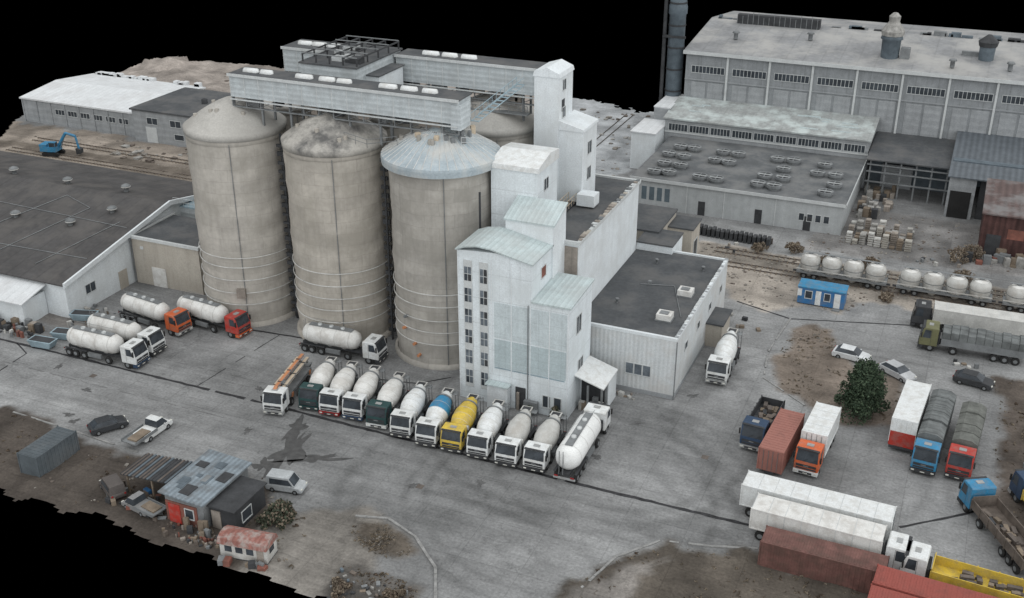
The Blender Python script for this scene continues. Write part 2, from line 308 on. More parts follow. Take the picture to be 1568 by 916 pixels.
def ribbon(name,mat,pts,wd,z=.012,h=0,jit=0,gap=0):
    o=Obj(name); P=[]
    for i in range(len(pts)-1):
        a=Vector(pts[i]);b=Vector(pts[i+1]); n=max(1,int((b-a).length/.8))
        for k in range(n): P.append(a+(b-a)*k/n)
    P.append(Vector(pts[-1])); rows=[]
    for i,p in enumerate(P):
        t=(P[min(i+1,len(P)-1)]-P[max(i-1,0)]).normalized(); nn=Vector((-t.y,t.x)); w1=wd/2*(1+random.uniform(-jit,jit)); w2=wd/2*(1+random.uniform(-jit,jit))
        rows.append((p+nn*w1,p-nn*w2))
    for i in range(len(rows)-1):
        if gap and random.random()<gap: continue
        (a,b),(c,d)=rows[i],rows[i+1]
        if h:
            h1=h*random.uniform(.8,1.1); o.add('r',mat,[(a.x,a.y,-.05),(b.x,b.y,-.05),(c.x,c.y,-.05),(d.x,d.y,-.05),(a.x,a.y,h1),(b.x,b.y,h1),(c.x,c.y,h1),(d.x,d.y,h1)],[(4,5,7,6),(0,4,6,2),(1,3,7,5)])
        else: o.add('r',mat,[(a.x,a.y,z),(b.x,b.y,z),(d.x,d.y,z),(c.x,c.y,z)],[(0,1,2,3)])
    o.build()
ribbon("drain_channel",asph,[(-140,87.6),(-106,87.6),(-67,87.5),(-50,87.2),(-29,86.7),(-12.8,86.8),(-3,91)],.4,jit=.35,gap=.03)
ribbon("drain_channel",asph,[(-100,74),(-101,86),(-104,87.5)],.18,jit=.3,gap=.1)
ribbon("drain_channel",asph,[(-79.5,102),(-73,102.6),(-62,103.4)],.3,jit=.3)
ribbon("drain_channel",asph,[(-60,97),(-54,98.2),(-51,101)],.2,jit=.3)
ribbon("drain_channel",asph,[(-25,134.5),(-17.5,132),(-2,136.5),(12,140)],.28,jit=.3)
ribbon("drain_channel",asph,[(0,92),(6,97),(7.5,99)],.3,jit=.3)
ribbon("drain_channel",asph,[(-77,87.4),(-75.5,102.5)],.12,jit=.4,gap=.2,z=.016)
for y in (83.4,91.5): ribbon("paving_joint",stain,[(-110,y),(-70,y-.2)],.07,jit=.5,gap=.3)
ribbon("kerb",kerbm,[(-47.6,73.4),(-44.6,74.3),(-41,72.9),(-37.2,69.6),(-34.9,65),(-34.2,56),(-34,50)],.26,h=.13,jit=.25,gap=.03)
ribbon("kerb",kerbm,[(-26,62),(-25,70),(-23,77.4),(-20,81.2),(-15,82.4),(-11.5,83.6)],.24,h=.11,jit=.25,gap=.08)
ribbon("kerb",kerbm,[(-17.5,132),(-18.3,122),(-17.5,115.2),(-12,110.8)],.2,h=.10,jit=.3,gap=.1)
ribbon("kerb",kerbm,[(-92,75),(-83,74.6),(-74,74)],.2,h=.09,jit=.3,gap=.1)
def blob(name,mat,c,rx,ry,rz=0,n=60,z=.016,j=.5,seed=1):
    rs=random.Random(seed); k=[rs.random() for _ in range(12)]; pts=[]
    for i in range(n):
        a=2*math.pi*i/n; q=1+j*(math.sin(3*a+k[0]*6)*.4+math.sin(5*a+k[1]*6)*.35+math.sin(9*a+k[2]*6)*.25+math.sin(14*a+k[3]*6)*.12)
        x,y=rx*q*math.cos(a),ry*q*math.sin(a); pts.append((c[0]+x*math.cos(rz)-y*math.sin(rz),c[1]+x*math.sin(rz)+y*math.cos(rz),z))
    o=Obj(name); o.add('b',mat,pts+[(c[0],c[1],z)],[(i,(i+1)%n,n) for i in range(n)]); o.build()
blob("puddle",wet,(-59.8,80.5),1.3,4.3,R(12),j=.9,seed=3); blob("puddle",wet,(-56.3,80.3),2.6,.6,R(30),j=.9,seed=5)
blob("puddle",wet,(-61.5,84.5),.8,1.6,R(12),j=.8,seed=8,z=.02); blob("puddle",wet,(-60.6,77.2),1.0,.9,R(12),j=.8,seed=12,z=.024)
for i,(x,y) in enumerate([(-86,77),(-84.5,76.2),(-66,82),(-88,82),(-45,80),(-39,83),(-30,92),(-28,100),(-95,85),(-70,90),(-24,108),(-12,94)]): blob("oil_stain",stain,(x,y),.6,.35,i,j=.6,seed=20+i,z=.014)
o=Obj("manhole_cover")
for x,y in ((-44.6,79.8),(-90,84.5),(-63,92.2),(-20,96)): o.box('m',rail,(x,y,0),(x+.7,y+.7,.018))
o.build()
for y in (137.5,139,145.5,147,152,153.5):
    o=Obj("railway_track"); o.box('r',rail,(-165,y,0),(-90,y+.09,.16))
    for k in range(100): o.box('s',wood,(-164.8+k*.75,y-.3,0),(-164.6+k*.75,y+.4,.08))
    o.build()
for y in (145.4,146.9,150,151.5):
    o=Obj("railway_track"); o.box('r',rail,(-32,y,0),(45,y+.09,.16))
    for k in range(90): o.box('s',wood,(-31.8+k*.75,y-.3,0),(-31.6+k*.75,y+.4,.08))
    o.build()
for x in (-66,-64.5):
    o=Obj("railway_track"); o.box('r',rail,(x,152,0),(x+.09,214,.16)); o.build()

# ------------------------------------------------------------ silos
def silo(name,x,y,mat,dome,zt=25,rr=6.0,cap=6.2,apex=28.3,ribs=False):
    o=Obj(name,(x,y,0)); rs=random.Random(int(x*7))
    n=64; zs=[i*zt/40 for i in range(41)]
    vs=[];fs=[]
    for z in zs:
        for i in range(n):
            a=2*math.pi*i/n; r=rr+.06*math.sin(3*a+z*.7)+.04*math.sin(7*a-z*1.9)+rs.uniform(-.035,.035)
            vs.append((r*math.cos(a),r*math.sin(a),z))
    for j in range(len(zs)-1):
        for i in range(n):
            k=(i+1)%n; fs.append((j*n+i,j*n+k,(j+1)*n+k,(j+1)*n+i))
    o.add('walls',mat,vs,fs,True)
    o.lathe('base',mat,[(0,rr+.35),(.5,rr+.3),(.6,rr)],n=n,cap=False)
    h=apex-zt
    pr=[(zt-.75,rr),(zt-.7,cap),(zt,cap+.03)]+[(zt+h*(1-q**1.45),cap*q) for q in (.97,.9,.78,.64,.48,.32,.16,.05)]
    if ribs: pr=[(zt-.9,rr+.05),(zt-.85,cap),(zt-.2,cap+.05),(zt+.1,cap),(zt+h*.45,cap*.62),(zt+h*.8,cap*.25),(apex,.3)]
    o.lathe('dome',dome,pr,n=n,cap=True,smooth=not ribs)
    o.lathe('ring_beam',mat,[(zt-1.3,rr+.03),(zt-1.25,rr+.09),(zt-.75,rr+.09)],n=n,cap=False)
    if ribs:
        for i in range(44):
            a=2*math.pi*i/44; c,s=math.cos(a),math.sin(a)
            o.rod('dome_ribs',hoop,(cap*c,cap*s,zt+.1),(cap*.62*c,cap*.62*s,zt+h*.45+.02),.045,4); o.rod('dome_ribs',hoop,(cap*.62*c,cap*.62*s,zt+h*.45+.02),(cap*.25*c,cap*.25*s,zt+h*.8+.02),.04,4)
        o.lathe('dome_ribs',hoop,[(zt+h*.22,cap*.82),(zt+h*.24,cap*.81)],n=n,cap=False)
        for k in range(12): a=R(-130+k*17); r_=cap*random.uniform(.25,.5); o.box('dome_patches',random.choice([sand,tankw,steel]),(r_*math.cos(a),r_*math.sin(a),zt+h*.5),(r_*math.cos(a)+random.uniform(.3,.9),r_*math.sin(a)+.5,zt+h*.72+random.uniform(0,.3)),rz=a)
    for k in range(5):
        a=R(rs.uniform(190,350)); r_=rs.uniform(2.5,5); o.lathe('dome_hatches',mat,[(zt,.25),(zt+h*(1-(r_/cap)**1.45)+.25,.25)],(r_*math.cos(a),r_*math.sin(a),0),n=8)
    for k,z in enumerate((9.6,8.0,6.4,4.8,3.2)):
        zz=z+rs.uniform(-.2,.2); o.lathe('hoops',hoop,[(zz,rr+.08),(zz,rr+.16),(zz+.1,rr+.16),(zz+.1,rr+.08)],n=n,cap=False,smooth=False)
    o.rod('conduit',steel,(rr*math.cos(R(-62))+.05,rr*math.sin(R(-62))-.08,0),(rr*math.cos(R(-62))+.05,rr*math.sin(R(-62))-.08,zt-1),.05,5)
    return o
o=silo("cement_silo",-83.2,108,silo_a,dome_a)
o.box('stencil_sign',brown,(2.0,-6.05,4.2),(3.1,-5.5,5.4),rz=R(22)); o.build()
o=silo("cement_silo",-69.1,108,silo_b,dome_b); o.box('doors',dark,(-1.3,-6.25,0),(.1,-5.8,2.2)); o.build()
o=silo("cement_silo",-55.0,108,silo_c,dome_c,zt=24.8,cap=6.85,apex=28.4,ribs=True)
for a,z in ((-115,4.6),(-112,6.2),(-95,1.6),(-100,3.0)): o.lathe('valves',amber if z<6 else steel,[(0,.18),(.7,.18)],(5.8*math.cos(R(a)),5.8*math.sin(R(a)),z),(math.cos(R(a)),math.sin(R(a)),0),8)
o.build()
for x in (-83.2,-69.1,-55): silo("cement_silo",x,122.5,silo_c,dome_a,cap=6.3).build()
o=Obj("silo_downpipe")
for x,y,z1 in ((-76.1,107.2,24.5),(-61.9,106.8,24.5),(-76.5,107.6,24.5),(-48.7,104.6,22)): o.rod('p',dark,(x,y,0),(x,y,z1),.13,8)
for x in (-76.2,-62):
    for z in np.arange(1,24,1.1): o.box('p',dark,(x-.5,106.9,z),(x+.4,107.2,z+.25+random.random()*.35))
o.build()

# ------------------------------------------------------------ silo top galleries
def gallery(name,x0,x1,y0,y1,z0,z1,lights):
    o=Obj(name); o.box('walls',galm,(x0,y0,z0),(x1,y1,z1)); o.box('roof',roofgr,(x0-.15,y0-.15,z1),(x1+.15,y1+.15,z1+.18))
    o.box('fascia',frame,(x0-.2,y0-.22,z1-.12),(x1+.2,y0-.15,z1+.22))
    n=int((x1-x0)/2)
    for i in range(n+1):
        x=x0+(x1-x0)*i/n; o.box('truss',steel,(x-.06,y0+.1,z0-1.1),(x+.06,y0+.22,z0)); o.box('cover_strips',frame,(x-.04,y0-.03,z0),(x+.04,y0-.002,z1-.12))
        if i<n: o.rod('truss',steel,(x,y0+.15,z0-1.05),(x0+(x1-x0)*(i+1)/n,y0+.15,z0-.05),.045,4)
        if i%2==0: o.box('truss',steel,(x-.12,y0+.3,z0-3.6),(x+.12,y0+.54,z0)); o.box('truss',steel,(x-.12,y1-.54,z0-3.6),(x+.12,y1-.3,z0))
    o.box('truss',steel,(x0,y0+.05,z0-1.25),(x1,y0+.3,z0-1.1)); o.box('truss',frame,(x0,y0-.3,z0-.3),(x1,y0-.003,z0-.2))
    for k in range(10): x=random.uniform(x0,x1-2); o.box('truss',random.choice([dark,steel,brown]),(x,y0+.6,z0-random.uniform(.6,1.6)),(x+random.uniform(.5,1.8),y0+1.6,z0-.01))
    for x,wd in lights:
        o.lathe('rooflights',cabw,[(-wd/2,.05),(-wd/2+.2,.45),(wd/2-.2,.45),(wd/2,.05)],(x,(y0+y1)/2,z1+.18),(1,0,0),10)
    return o
o=gallery("conveyor_gallery",-82,-52,106.3,109.6,28.8,31.4,[(-80,2.2),(-77.8,1.8),(-72.6,2.4),(-69.5,2.2),(-67.2,2),(-61.5,2.4),(-58.8,2.2),(-56.2,2)])
wall_windows(o,107,109,29.4,30.6,-52,1,axis='x',sgn=1)
o.box('porch',galm,(-52.8,106.1,28.2),(-51.6,108.6,31))
railing(o,'railings',steel,[(-66,105.2,25.6),(-62.5,104.3,25.4),(-59,105,26)],1.0)
railing(o,'railings',frame,[(-51.5,106,26.4),(-50,108.5,25.8)],1.1); o.build()
o=gallery("conveyor_gallery",-67,-48,120,123.2,29,32.1,[(-63,2.4),(-60.4,2.2),(-57.8,2.2)]); railing(o,'railings',steel,[(-66,119,26.9),(-49,119,26.9)],1.0,1.2); o.box('railings',steel,(-66,118.9,26.75),(-49,120,26.88)); o.build()
o=gallery("conveyor_gallery",-83.6,-73.5,120,124.5,28.6,31.6,[(-81.6,2.2),(-79.4,2.2),(-77.2,2)]); railing(o,'railings',steel,[(-83.4,117,28),(-75,117,28)],1.0,1.5); o.build()
o=Obj("inclined_stair")
for dx in (0,.9):
    o.rod('s',lightbl,(-52.2+dx,110,28.2),(-50.4+dx,119,30.4),.07,4); o.rod('s',lightbl,(-52.2+dx,110,29.1),(-50.4+dx,119,31.3),.05,4)
for k in range(12):
    t=k/11; o.box('s',lightbl,(-52.2+1.8*t,110+9*t,28.2+2.2*t),(-51.3+1.8*t,110.3+9*t,28.26+2.2*t)); o.rod('s',lightbl,(-52.2+1.8*t,110+9*t,28.2+2.2*t),(-52.2+1.8*t,110+9*t,29.1+2.2*t),.035,4)
o.build()
o=Obj("transfer_tower"); o.box('walls',galm,(-75,111,28.2),(-67.4,121.9,32.4)); o.box('roof',roofgr,(-75.2,110.8,32.4),(-67.2,122.1,32.6))
o.box('walls',white,(-67.4,113,27.8),(-65.6,119,31.2)); o.box('roof',roofgr,(-67.2,112.8,31.2),(-65.4,119.2,31.35))
for i in range(5):
    x=-74.9+i*1.85; o.box('roof_frame',dark,(x,111.2,33.4),(x+.16,121.6,33.55))
    for j in range(5): o.box('roof_frame',dark,(x,111.2+j*2.55,32.6),(x+.14,111.35+j*2.55,33.4))
for j in range(5): o.box('roof_frame',steel,(-74.9,111.2+j*2.55,33.56),(-67.4,111.36+j*2.55,33.66))
for k in range(12): 
    x=random.uniform(-74,-69);y=random.uniform(112,120); o.box('roof_units',random.choice([steel,frame,dark]),(x,y,32.6),(x+random.uniform(.5,1.5),y+random.uniform(.5,1.5),32.6+random.uniform(.3,.8)))
wall_windows(o,-74.4,-68,29.8,31,111,2,gap=.6); o.build()

# ------------------------------------------------------------ elevator tower (rear)
o=Obj("elevator_tower")
o.box('walls',white,(-48,118.6,16),(-44.9,123.2,31.8)); o.prism('roof',white,[(-48.15,31.8),(-44.75,31.8),(-44.9,32.3),(-46.4,32.9),(-48,32.4)],'y',118.5,123.3)
o.box('walls',white,(-44.9,118.9,16),(-41.9,123.9,25.6)); o.prism('roof',white,[(-44.9,25.6),(-41.75,25.6),(-41.8,25.9),(-44.9,26.7)],'y',118.8,124)
for z in (24.6,27.9): wall_windows(o,119.6,121,z+2.2,z+3.4,-44.9,1,axis='x',sgn=1,mull=1)
for z in (19.2,22.4): wall_windows(o,120.4,122.2,z,z+1.5,-41.9,1,axis='x',sgn=1,mull=1)
o.box('doors',dark,(-44.89,119.6,27.6),(-44.86,120.5,29)); o.box('base',white,(-42,117.5,17),(-39.8,119.4,18.4)); o.build()
# ------------------------------------------------------------ mid elevator block
o=Obj("elevator_house"); o.box('walls',whitep,(-48.4,107,8),(-42.8,113,24.2)); o.prism('roof',cabw,[(107-.15,24.2),(113.15,24.2),(113.1,25.3),(110.4,25.6),(106.9,24.75)],'x',-48.55,-42.65)
wall_windows(o,108.6,110.4,21.6,22.9,-42.8,1,axis='x',sgn=1,mull=1); wall_windows(o,108.6,110.4,18.6,19.9,-42.8,1,axis='x',sgn=1,mull=1)
railing(o,'ladder',sand,[(-42.4,113.4,17),(-42.4,118.6,17)],1.1,.8); railing(o,'ladder',sand,[(-43.4,113.4,17),(-43.4,118.6,17)],1.1,.8); o.box('ladder',dark,(-43.4,113.4,16.8),(-42.4,118.6,17)); o.build()
# ------------------------------------------------------------ front tower
o=Obj("elevator_tower")
o.prism('walls',whitep,[(-48.2,0),(-39.6,0),(-39.6,17.6),(-43.6,18.3),(-48.2,18)],'y',97.6,103.2)
o.box('walls',whitep,(-39.6,97.6,0),(-35.3,104.6,13.4))
arcp=[(-48.35,18.0),(-47.2,18.45),(-45.8,18.7),(-44.2,18.6),(-42.6,18.25),(-41,17.9),(-39.4,17.6)]
o.prism('roof',rooflt,arcp+[(x,z+.16) for x,z in arcp[::-1]],'y',97.4,103.4)
o.prism('roof',rooflt,[(97.4,13.35),(104.8,13.75),(104.8,13.95),(97.4,13.55)],'x',-39.6,-35.1)
o.prism('walls',white,[(103.2,12),(107,12),(107,21.2),(103.2,19.9)],'x',-45,-39.4); o.prism('roof',rooflt,[(103,19.9),(107,21.25),(107,21.42),(103,20.08)],'x',-45.15,-39.2)
winl=M("stair_glass",(.12,.14,.16),rough=.3,var=.4,scale=1.5)
for x in (-46.95,-45.1):
    o.box('windows',frame,(x-.5,97.53,1.6),(x+.5,97.598,17.0))
    for k in range(6):
        z=2.1+k*2.5
        for q in range(2):
            o.box('windows',winl if random.random()<.7 else glass,(x-.4,97.50,z+q*.86),(x-.04,97.529,z+q*.86+.76)); o.box('windows',winl if random.random()<.7 else dark,(x+.04,97.50,z+q*.86),(x+.4,97.529,z+q*.86+.76))
for x in (-48.1,-44.2,-41.9,-39.7,-37.5,-35.4): o.box('trim',white,(x-.06,97.54,0),(x+.06,97.597,13 if x>-40 else 17.5))
o.box('panel_glazing',lightbl,(-43.9,97.55,4.6),(-35.7,97.597,4.72)); o.box('panel_glazing',M("frosted_panel",(.40,.47,.49),var=.08,streak=.1,seam=(1.3,.9,.2)),(-43.9,97.55,4.8),(-35.6,97.594,8.2))
o.box('panel_glazing',M("frosted_panel2",(.49,.55,.57),var=.1,streak=.15,seam=(1.3,2.1,.12)),(-43.9,97.56,8.4),(-35.6,97.593,12.6))
wall_windows(o,99.5,101.5,9.4,11.4,-35.3,1,axis='x',sgn=1,mull=1); wall_windows(o,100.3,102.4,4.4,5.8,-35.3,1,axis='x',sgn=1,mull=1)
wall_windows(o,100,101.8,15,16.2,-39.6,1,axis='x',sgn=1,mat=rust)
o.box('porch',white,(-44.4,96.6,0),(-42,97.5,2.9)); o.box('porch',rooflt,(-44.6,96.4,2.9),(-41.8,97.5,3.05))
o.box('doors',dark,(-41.4,97.54,0),(-40.2,97.59,2.8)); o.box('doors',brown,(-41.2,97.3,0),(-40.9,97.53,2.2)); o.box('door_screen',steel,(-40.2,96.9,0),(-38.6,97.4,1.6)); o.rod('pipes',steel,(-39.9,97.4,0),(-39.9,97.4,13),.06)
wall_windows(o,-38.4,-35.8,1,2.4,97.6,2,gap=.4)
o.prism('annex',white,[(-35.3,0),(-32,0),(-32,3.4),(-35.3,4.4)],'y',101.6,104.4); o.prism('annex',cabw,[(-35.3,4.4),(-31.9,3.35),(-31.9,3.5),(-35.3,4.55)],'y',99.6,104.5)
for x,y in ((-32.2,99.8),(-33.8,99.8),(-32.2,101.3)): o.box('annex',steel,(x-.1,y,0),(x+.1,y+.2,3.4))
o.box('annex',dark,(-35.1,101.5,0),(-32.1,101.58,3)); 
for k in range(10): x=random.uniform(-35,-32.5);y=random.uniform(99.9,101); o.box('stored_goods',random.choice([dark,steel,wood,tankg]),(x,y,0),(x+.6,y+.5,random.uniform(.4,1.5)))
o.build()
# ------------------------------------------------------------ tall white mill building
o=Obj("mill_building"); o.box('walls',white,(-44.3,106.9,0),(-37.8,129.2,16.6)); 
o.box('walls',brown,(-39.6,106.75,7),(-37.9,106.89,16.3)); 
o.box('parapet',frame,(-44.5,106.7,16.6),(-37.6,107,17.0)); o.box('parapet',frame,(-38,107,16.6),(-37.6,129,17.0)); o.box('parapet',frame,(-44.5,129,16.6),(-37.6,129.4,17.0)); o.box('roof',roofgr,(-44.2,107.02,16.602),(-38.02,128.98,16.75))
for k in range(26):
    y=107.3+k*.85; o.box('eaves_debris',random.choice([brown,frame,beige,steel]),(-38.1+random.uniform(-.2,.1),y,17.0),(-37.65,y+random.uniform(.3,.8),17.0+random.uniform(.04,.2)))
o.build()
o=Obj("annex_building"); o.box('walls',beige,(-41.8,133,0),(-36,142,8.6)); o.box('roof',roofgr,(-42,132.8,8.6),(-35.8,142.2,8.85)); o.box('walls',white,(-37.8,129.4,0),(-33,134.5,8.4)); o.box('roof',roofgr,(-37.8,129.3,8.4),(-32.9,134.6,8.6))
o.box('walls',beige,(-36,138,0),(-32.6,142.5,7.6)); o.box('roof',roofgr,(-36,137.9,7.6),(-32.4,142.6,7.8)); wall_windows(o,139,141.6,2.5,5.5,-32.6,1,axis='x',sgn=1); o.build()
# ------------------------------------------------------------ low hall
o=Obj("warehouse_hall"); x0,x1,y0,y1,zh=-37.8,-25.9,106.3,130.4,7.3
o.box('walls',whiteh,(x0,y0,0),(x1,y1,zh)); o.box('roof',roofgr,(x0+.02,y0+.3,zh+.005),(x1-.3,y1-.3,zh+.12))
for a,b in (((x0,y0-.05,zh),(x1+.05,y0+.3,zh+.35)),((x1-.3,y0+.3,zh),(x1+.05,y1,zh+.35)),((x0,y1-.3,zh),(x1-.3,y1,zh+.35))): o.box('parapet',white,a,b)
for k in range(30): y=y0+.3+k*.8; o.box('parapet',random.choice([white,frame,concg]),(x1-.33,y,zh+.35),(x1+.05,y+random.uniform(.3,.7),zh+.35+random.uniform(.02,.10)))
o.box('plinth',concg,(x0,y0-.06,0),(x1+.06,y0-.003,.5)); o.box('plinth',concg,(x1+.003,y0-.06,0),(x1+.06,y1,.5))
wall_windows(o,-31.6,-28.6,2.3,3.6,y0,3,gap=.15,mat=winl); o.box('doors',dark,(-34.4,y0-.05,0),(-33.2,y0-.01,2.2))
for y in (110,115.5,121,126.5): wall_windows(o,y,y+1.6,4.3,5.2,x1,1,axis='x',sgn=1)
o.box('lean_to',beige,(x1,120.5,0),(x1+2,125,3)); o.box('lean_to',roofgr,(x1,120.3,3),(x1+2.2,125.2,3.2))
for x,y in ((-29.5,110.3),(-29,117.5)): o.box('roof_units',tankw,(x,y,zh+.12),(x+1.7,y+1.5,zh+.9)); o.box('roof_units',steel,(x-.1,y-.1,zh+.12),(x+1.8,y+1.6,zh+.25)); o.box('roof_units',steel,(x+.3,y+.3,zh+.9),(x+1.3,y+1.1,zh+1.0))
o.box('roof_units',steel,(-33.2,119.5,zh+.12),(-32.8,119.9,zh+.5)); o.rod('roof_units',steel,(-30,120,zh+.2),(-27,112,zh+.2),.05); o.rod('roof_units',steel,(-34,119,zh+.2),(-30,120,zh+.2),.05)
for x,y in ((-35,113),(-28,126),(-34,126)): o.lathe('roof_units',steel,[(0,.15),(.5,.15),(.5,.28),(.6,.2)],(x,y,zh+.12),n=8)
o.rod('downpipe',steel,(x1+.1,y0-.1,0),(x1+.1,y0-.1,zh),.07); o.build()
# ------------------------------------------------------------ left annex, warehouse
o=Obj("pump_house"); o.box('walls',beige,(-102.6,108,0),(-91.5,117,6.7)); o.box('roof',roofgr,(-102.4,108.2,6.75),(-91.7,116.8,6.85)); o.box('parapet',frame,(-102.8,107.8,6.6),(-91.3,108.15,7)); o.box('parapet',frame,(-102.8,108.15,6.6),(-102.45,117.2,7)); o.box('parapet',frame,(-91.65,108.15,6.6),(-91.3,117.2,7))
o.box('doors',tankw,(-99.7,107.9,0),(-97.4,107.99,2.8)); o.box('doors',frame,(-101.2,107.9,5.2),(-100.7,107.99,5.6)); o.rod('pipes',steel,(-102.7,107.8,0),(-102.7,107.8,6.6),.08); o.build()
o=Obj("stair_house"); o.box('walls',beige,(-99.5,121.5,0),(-92.5,126.5,12.6)); o.box('roof',roofgr,(-99.7,121.3,12.6),(-92.3,126.7,12.9)); wall_windows(o,-98.6,-96,8,9.6,121.5,1); o.box('walls',galm,(-104,119,0),(-99,124,7.2)); o.box('roof',lightbl,(-104.1,118.9,7.2),(-98.9,124.1,7.4)); railing(o,'railings',frame,[(-104,118.9,7.4),(-99.6,118.9,7.4),(-99.6,124,7.4)],1.1,.8); o.build()
o=Obj("long_warehouse"); ga=[(95.5,0),(131,0),(131,5.6),(116.5,8.4),(95.5,4.7)]
o.prism('walls',white,ga,'x',-175,-103)
o.prism('roof',roofdk,[(95.0,4.72),(116.5,8.5),(131.4,5.7),(131.4,5.9),(116.5,8.72),(95.0,4.92)],'x',-175.5,-102.7)
o.prism('parapet',white,[(95.0,4.6),(116.5,8.4),(131.4,5.6),(131.4,6.25),(116.5,9.05),(95.0,5.2)],'x',-102.69,-102.4)
wall_windows(o,98.5,101,2,3.2,-103,1,axis='x',sgn=1,mull=1); wall_windows(o,113,115,4,5.2,-103,1,axis='x',sgn=1)
o.box('doors',beige,(-102.98,105,0),(-102.9,106.6,2.6))
for x,y in ((-122,117.5),(-112,118.5),(-122,107),(-112.5,107.5),(-133,118),(-134,108),(-109,112)):
    zb=4.9+(y-95)*.176 if y<116.5 else 8.6; o.lathe('roof_vents',steel,[(0,.35),(.7,.35),(.75,.7),(1.0,.65),(1.2,.2)],(x,y,zb-.2),n=10); o.lathe('roof_vents',tankg,[(0,.72),(.1,.7)],(x,y,zb+.55),n=10)
for (a,b) in (((-118,98),(-113,112)),((-126,99),(-119,114)),((-119,114),(-113,112)),((-110,98),(-106,110)),((-140,100),(-104,101)),((-140,110),(-104,109))):
    za=4.98+(a[1]-95)*.177; zb=4.98+(b[1]-95)*.177; o.rod('roof_cables',steel,(a[0],a[1],za),(b[0],b[1],zb),.06,4)
o.box('front_annex',white,(-140,91.5,0),(-106.5,95.4,3.3)); o.prism('front_annex',rooflt2,[(91,3.2),(95.6,4.3),(95.6,4.45),(91,3.35)],'x',-141,-106); 
for k in range(14): x=random.uniform(-113,-104);y=random.uniform(89.5,91.2); o.box('stored_goods',random.choice([dark,wood,steel,brown]),(x,y,0),(x+.8,y+.6,random.uniform(.5,1.6)))
o.build()
# ------------------------------------------------------------ back-left sheds
o=Obj("storage_shed"); o.box('walls',concg,(-176,161.5,0),(-147,182,4.6)); o.prism('roof',rooflt2,[(161.2,4.6),(182.3,4.6),(182.3,4.9),(171.5,6),(161.2,4.9)],'x',-176.3,-146.8)
wall_windows(o,-168,-149,2.3,3.3,161.5,6,gap=.3,mull=2)
for x in np.arange(-176,-147,3.6): o.box('pilasters',concg,(x,161.35,0),(x+.25,161.497,4.6))
for k in range(26): x=random.uniform(-176,-148); o.box('roof_ridge',rooflt2,(x,181.5,4.8),(x+random.uniform(.5,2),182.6,5.2+random.uniform(0,.5)))
o.build()
o=Obj("storage_shed"); o.box('walls',concg,(-146.9,160,0),(-116,176,6)); o.box('roof',roofgr,(-147.2,159.7,6),(-115.8,176.3,6.3)); wall_windows(o,-145,-118,3.6,4.8,160,5,gap=.55,mull=1); o.box('doors',frame,(-144,159.93,0),(-141.5,159.99,3.0)); wall_windows(o,-139,-118,1.2,2.2,160,4,gap=.6); o.lathe('roof_vents',dark,[(0,.6),(.8,.6),(1,.2)],(-136,168,6.3),n=8); o.build()
# ------------------------------------------------------------ fan hall + clerestory + high hall
o=Obj("compressor_hall"); o.box('walls',M("pale_grey_wall",(.39,.41,.415),streak=.15,var=.1),(-49,163.6,0),(-15.8,187,4.8)); o.box('roof',M("dark_felt_b",(.11,.117,.122),var=.25,scale=.25,dirt=(.18,.18,.175),dirtamt=.6),(-49.3,163.3,4.8),(-15.5,187,5.0)); o.box('fascia',frame,(-49.35,163.2,4.6),(-15.45,163.297,5.1)); o.box('fascia',frame,(-15.49,163.2,4.6),(-15.4,187,5.1))
wall_windows(o,-47.6,-42.5,1.4,3.6,163.6,4,gap=.35,fr=False,mat=M("blue_dark_door",(.10,.13,.15))); wall_windows(o,-22.5,-17.5,1.6,2.7,163.6,4,gap=.4)
for x in (-38,-29,-21.5): o.box('doors',dark,(x,163.54,0),(x+1.1,163.59,2.3))
for x in (-40,-34,-26): o.box('pilasters',frame,(x,163.5,0),(x+.15,163.597,4.8))
for gx_ in (-46.3,-38.6,-29.6,-21.6):
    for i in range(2):
        for j in range(4):
            if random.random()<.12: continue
            x=gx_+i*2.6+random.uniform(-.2,.2)+(j%2)*.5; y=166.3+j*4.6+random.uniform(-.4,.4)
            o.lathe('roof_fans',steel,[(0,1.0),(.35,1.0),(.35,1.22),(.75,1.22),(.75,1.0),(.45,.95)],(x,y,5.0),n=14,cap=False,smooth=False); o.lathe('roof_fans',dark,[(.4,.96),(.42,.1)],(x,y,5.0),n=14,cap=False); o.box('roof_fans',frame,(x-1,y-.08,5.68),(x+1,y+.08,5.76)); o.box('roof_fans',steel,(x-.08,y-1,5.68),(x+.08,y+1,5.755))
o.build()
o=Obj("workshop_hall"); o.box('walls',concg,(-50.5,187,0),(-15.4,197,8.1)); o.prism('roof',roofmid,[(186.6,8.1),(197,9.4),(197,9.65),(186.6,8.35)],'x',-50.8,-15.1)
wall_windows(o,-50,-15.8,6.1,7.3,187,9,gap=.12,mull=5); o.box('sill',frame,(-50.5,186.85,5.7),(-15.4,186.997,5.95))
for k in range(12):
    x=random.uniform(-49,-20);y=random.uniform(188,195); zz=8.36+(y-186.6)*.125; o.box('roof_patches',rooflt,(x,y,zz-.05),(x+random.uniform(1,4),y+random.uniform(.3,1.2),zz+.08))
o.box('annex',white,(-55,181.5,0),(-50.6,190,6.6)); o.box('annex',rooflt2,(-55.2,181.3,6.6),(-50.5,190,6.8)); o.box('annex',concg,(-53.5,190,0),(-50.6,200,9)); o.box('annex',rooflt2,(-53.6,190,9),(-50.5,200,9.2)); o.build()
o=Obj("factory_hall"); o.box('walls',concp,(-50,197,0),(40,236,17.8)); o.prism('roof',roofhi,[(196.5,17.8),(217,20),(236.5,17.8),(236.5,18.1),(217,20.35),(196.5,18.15)],'x',-50.5,40)
o.box('fascia',frame,(-50.5,196.4,17.6),(40,196.497,18.2)); o.box('band',concg,(-50,196.8,12.9),(40,196.997,13.1)); 
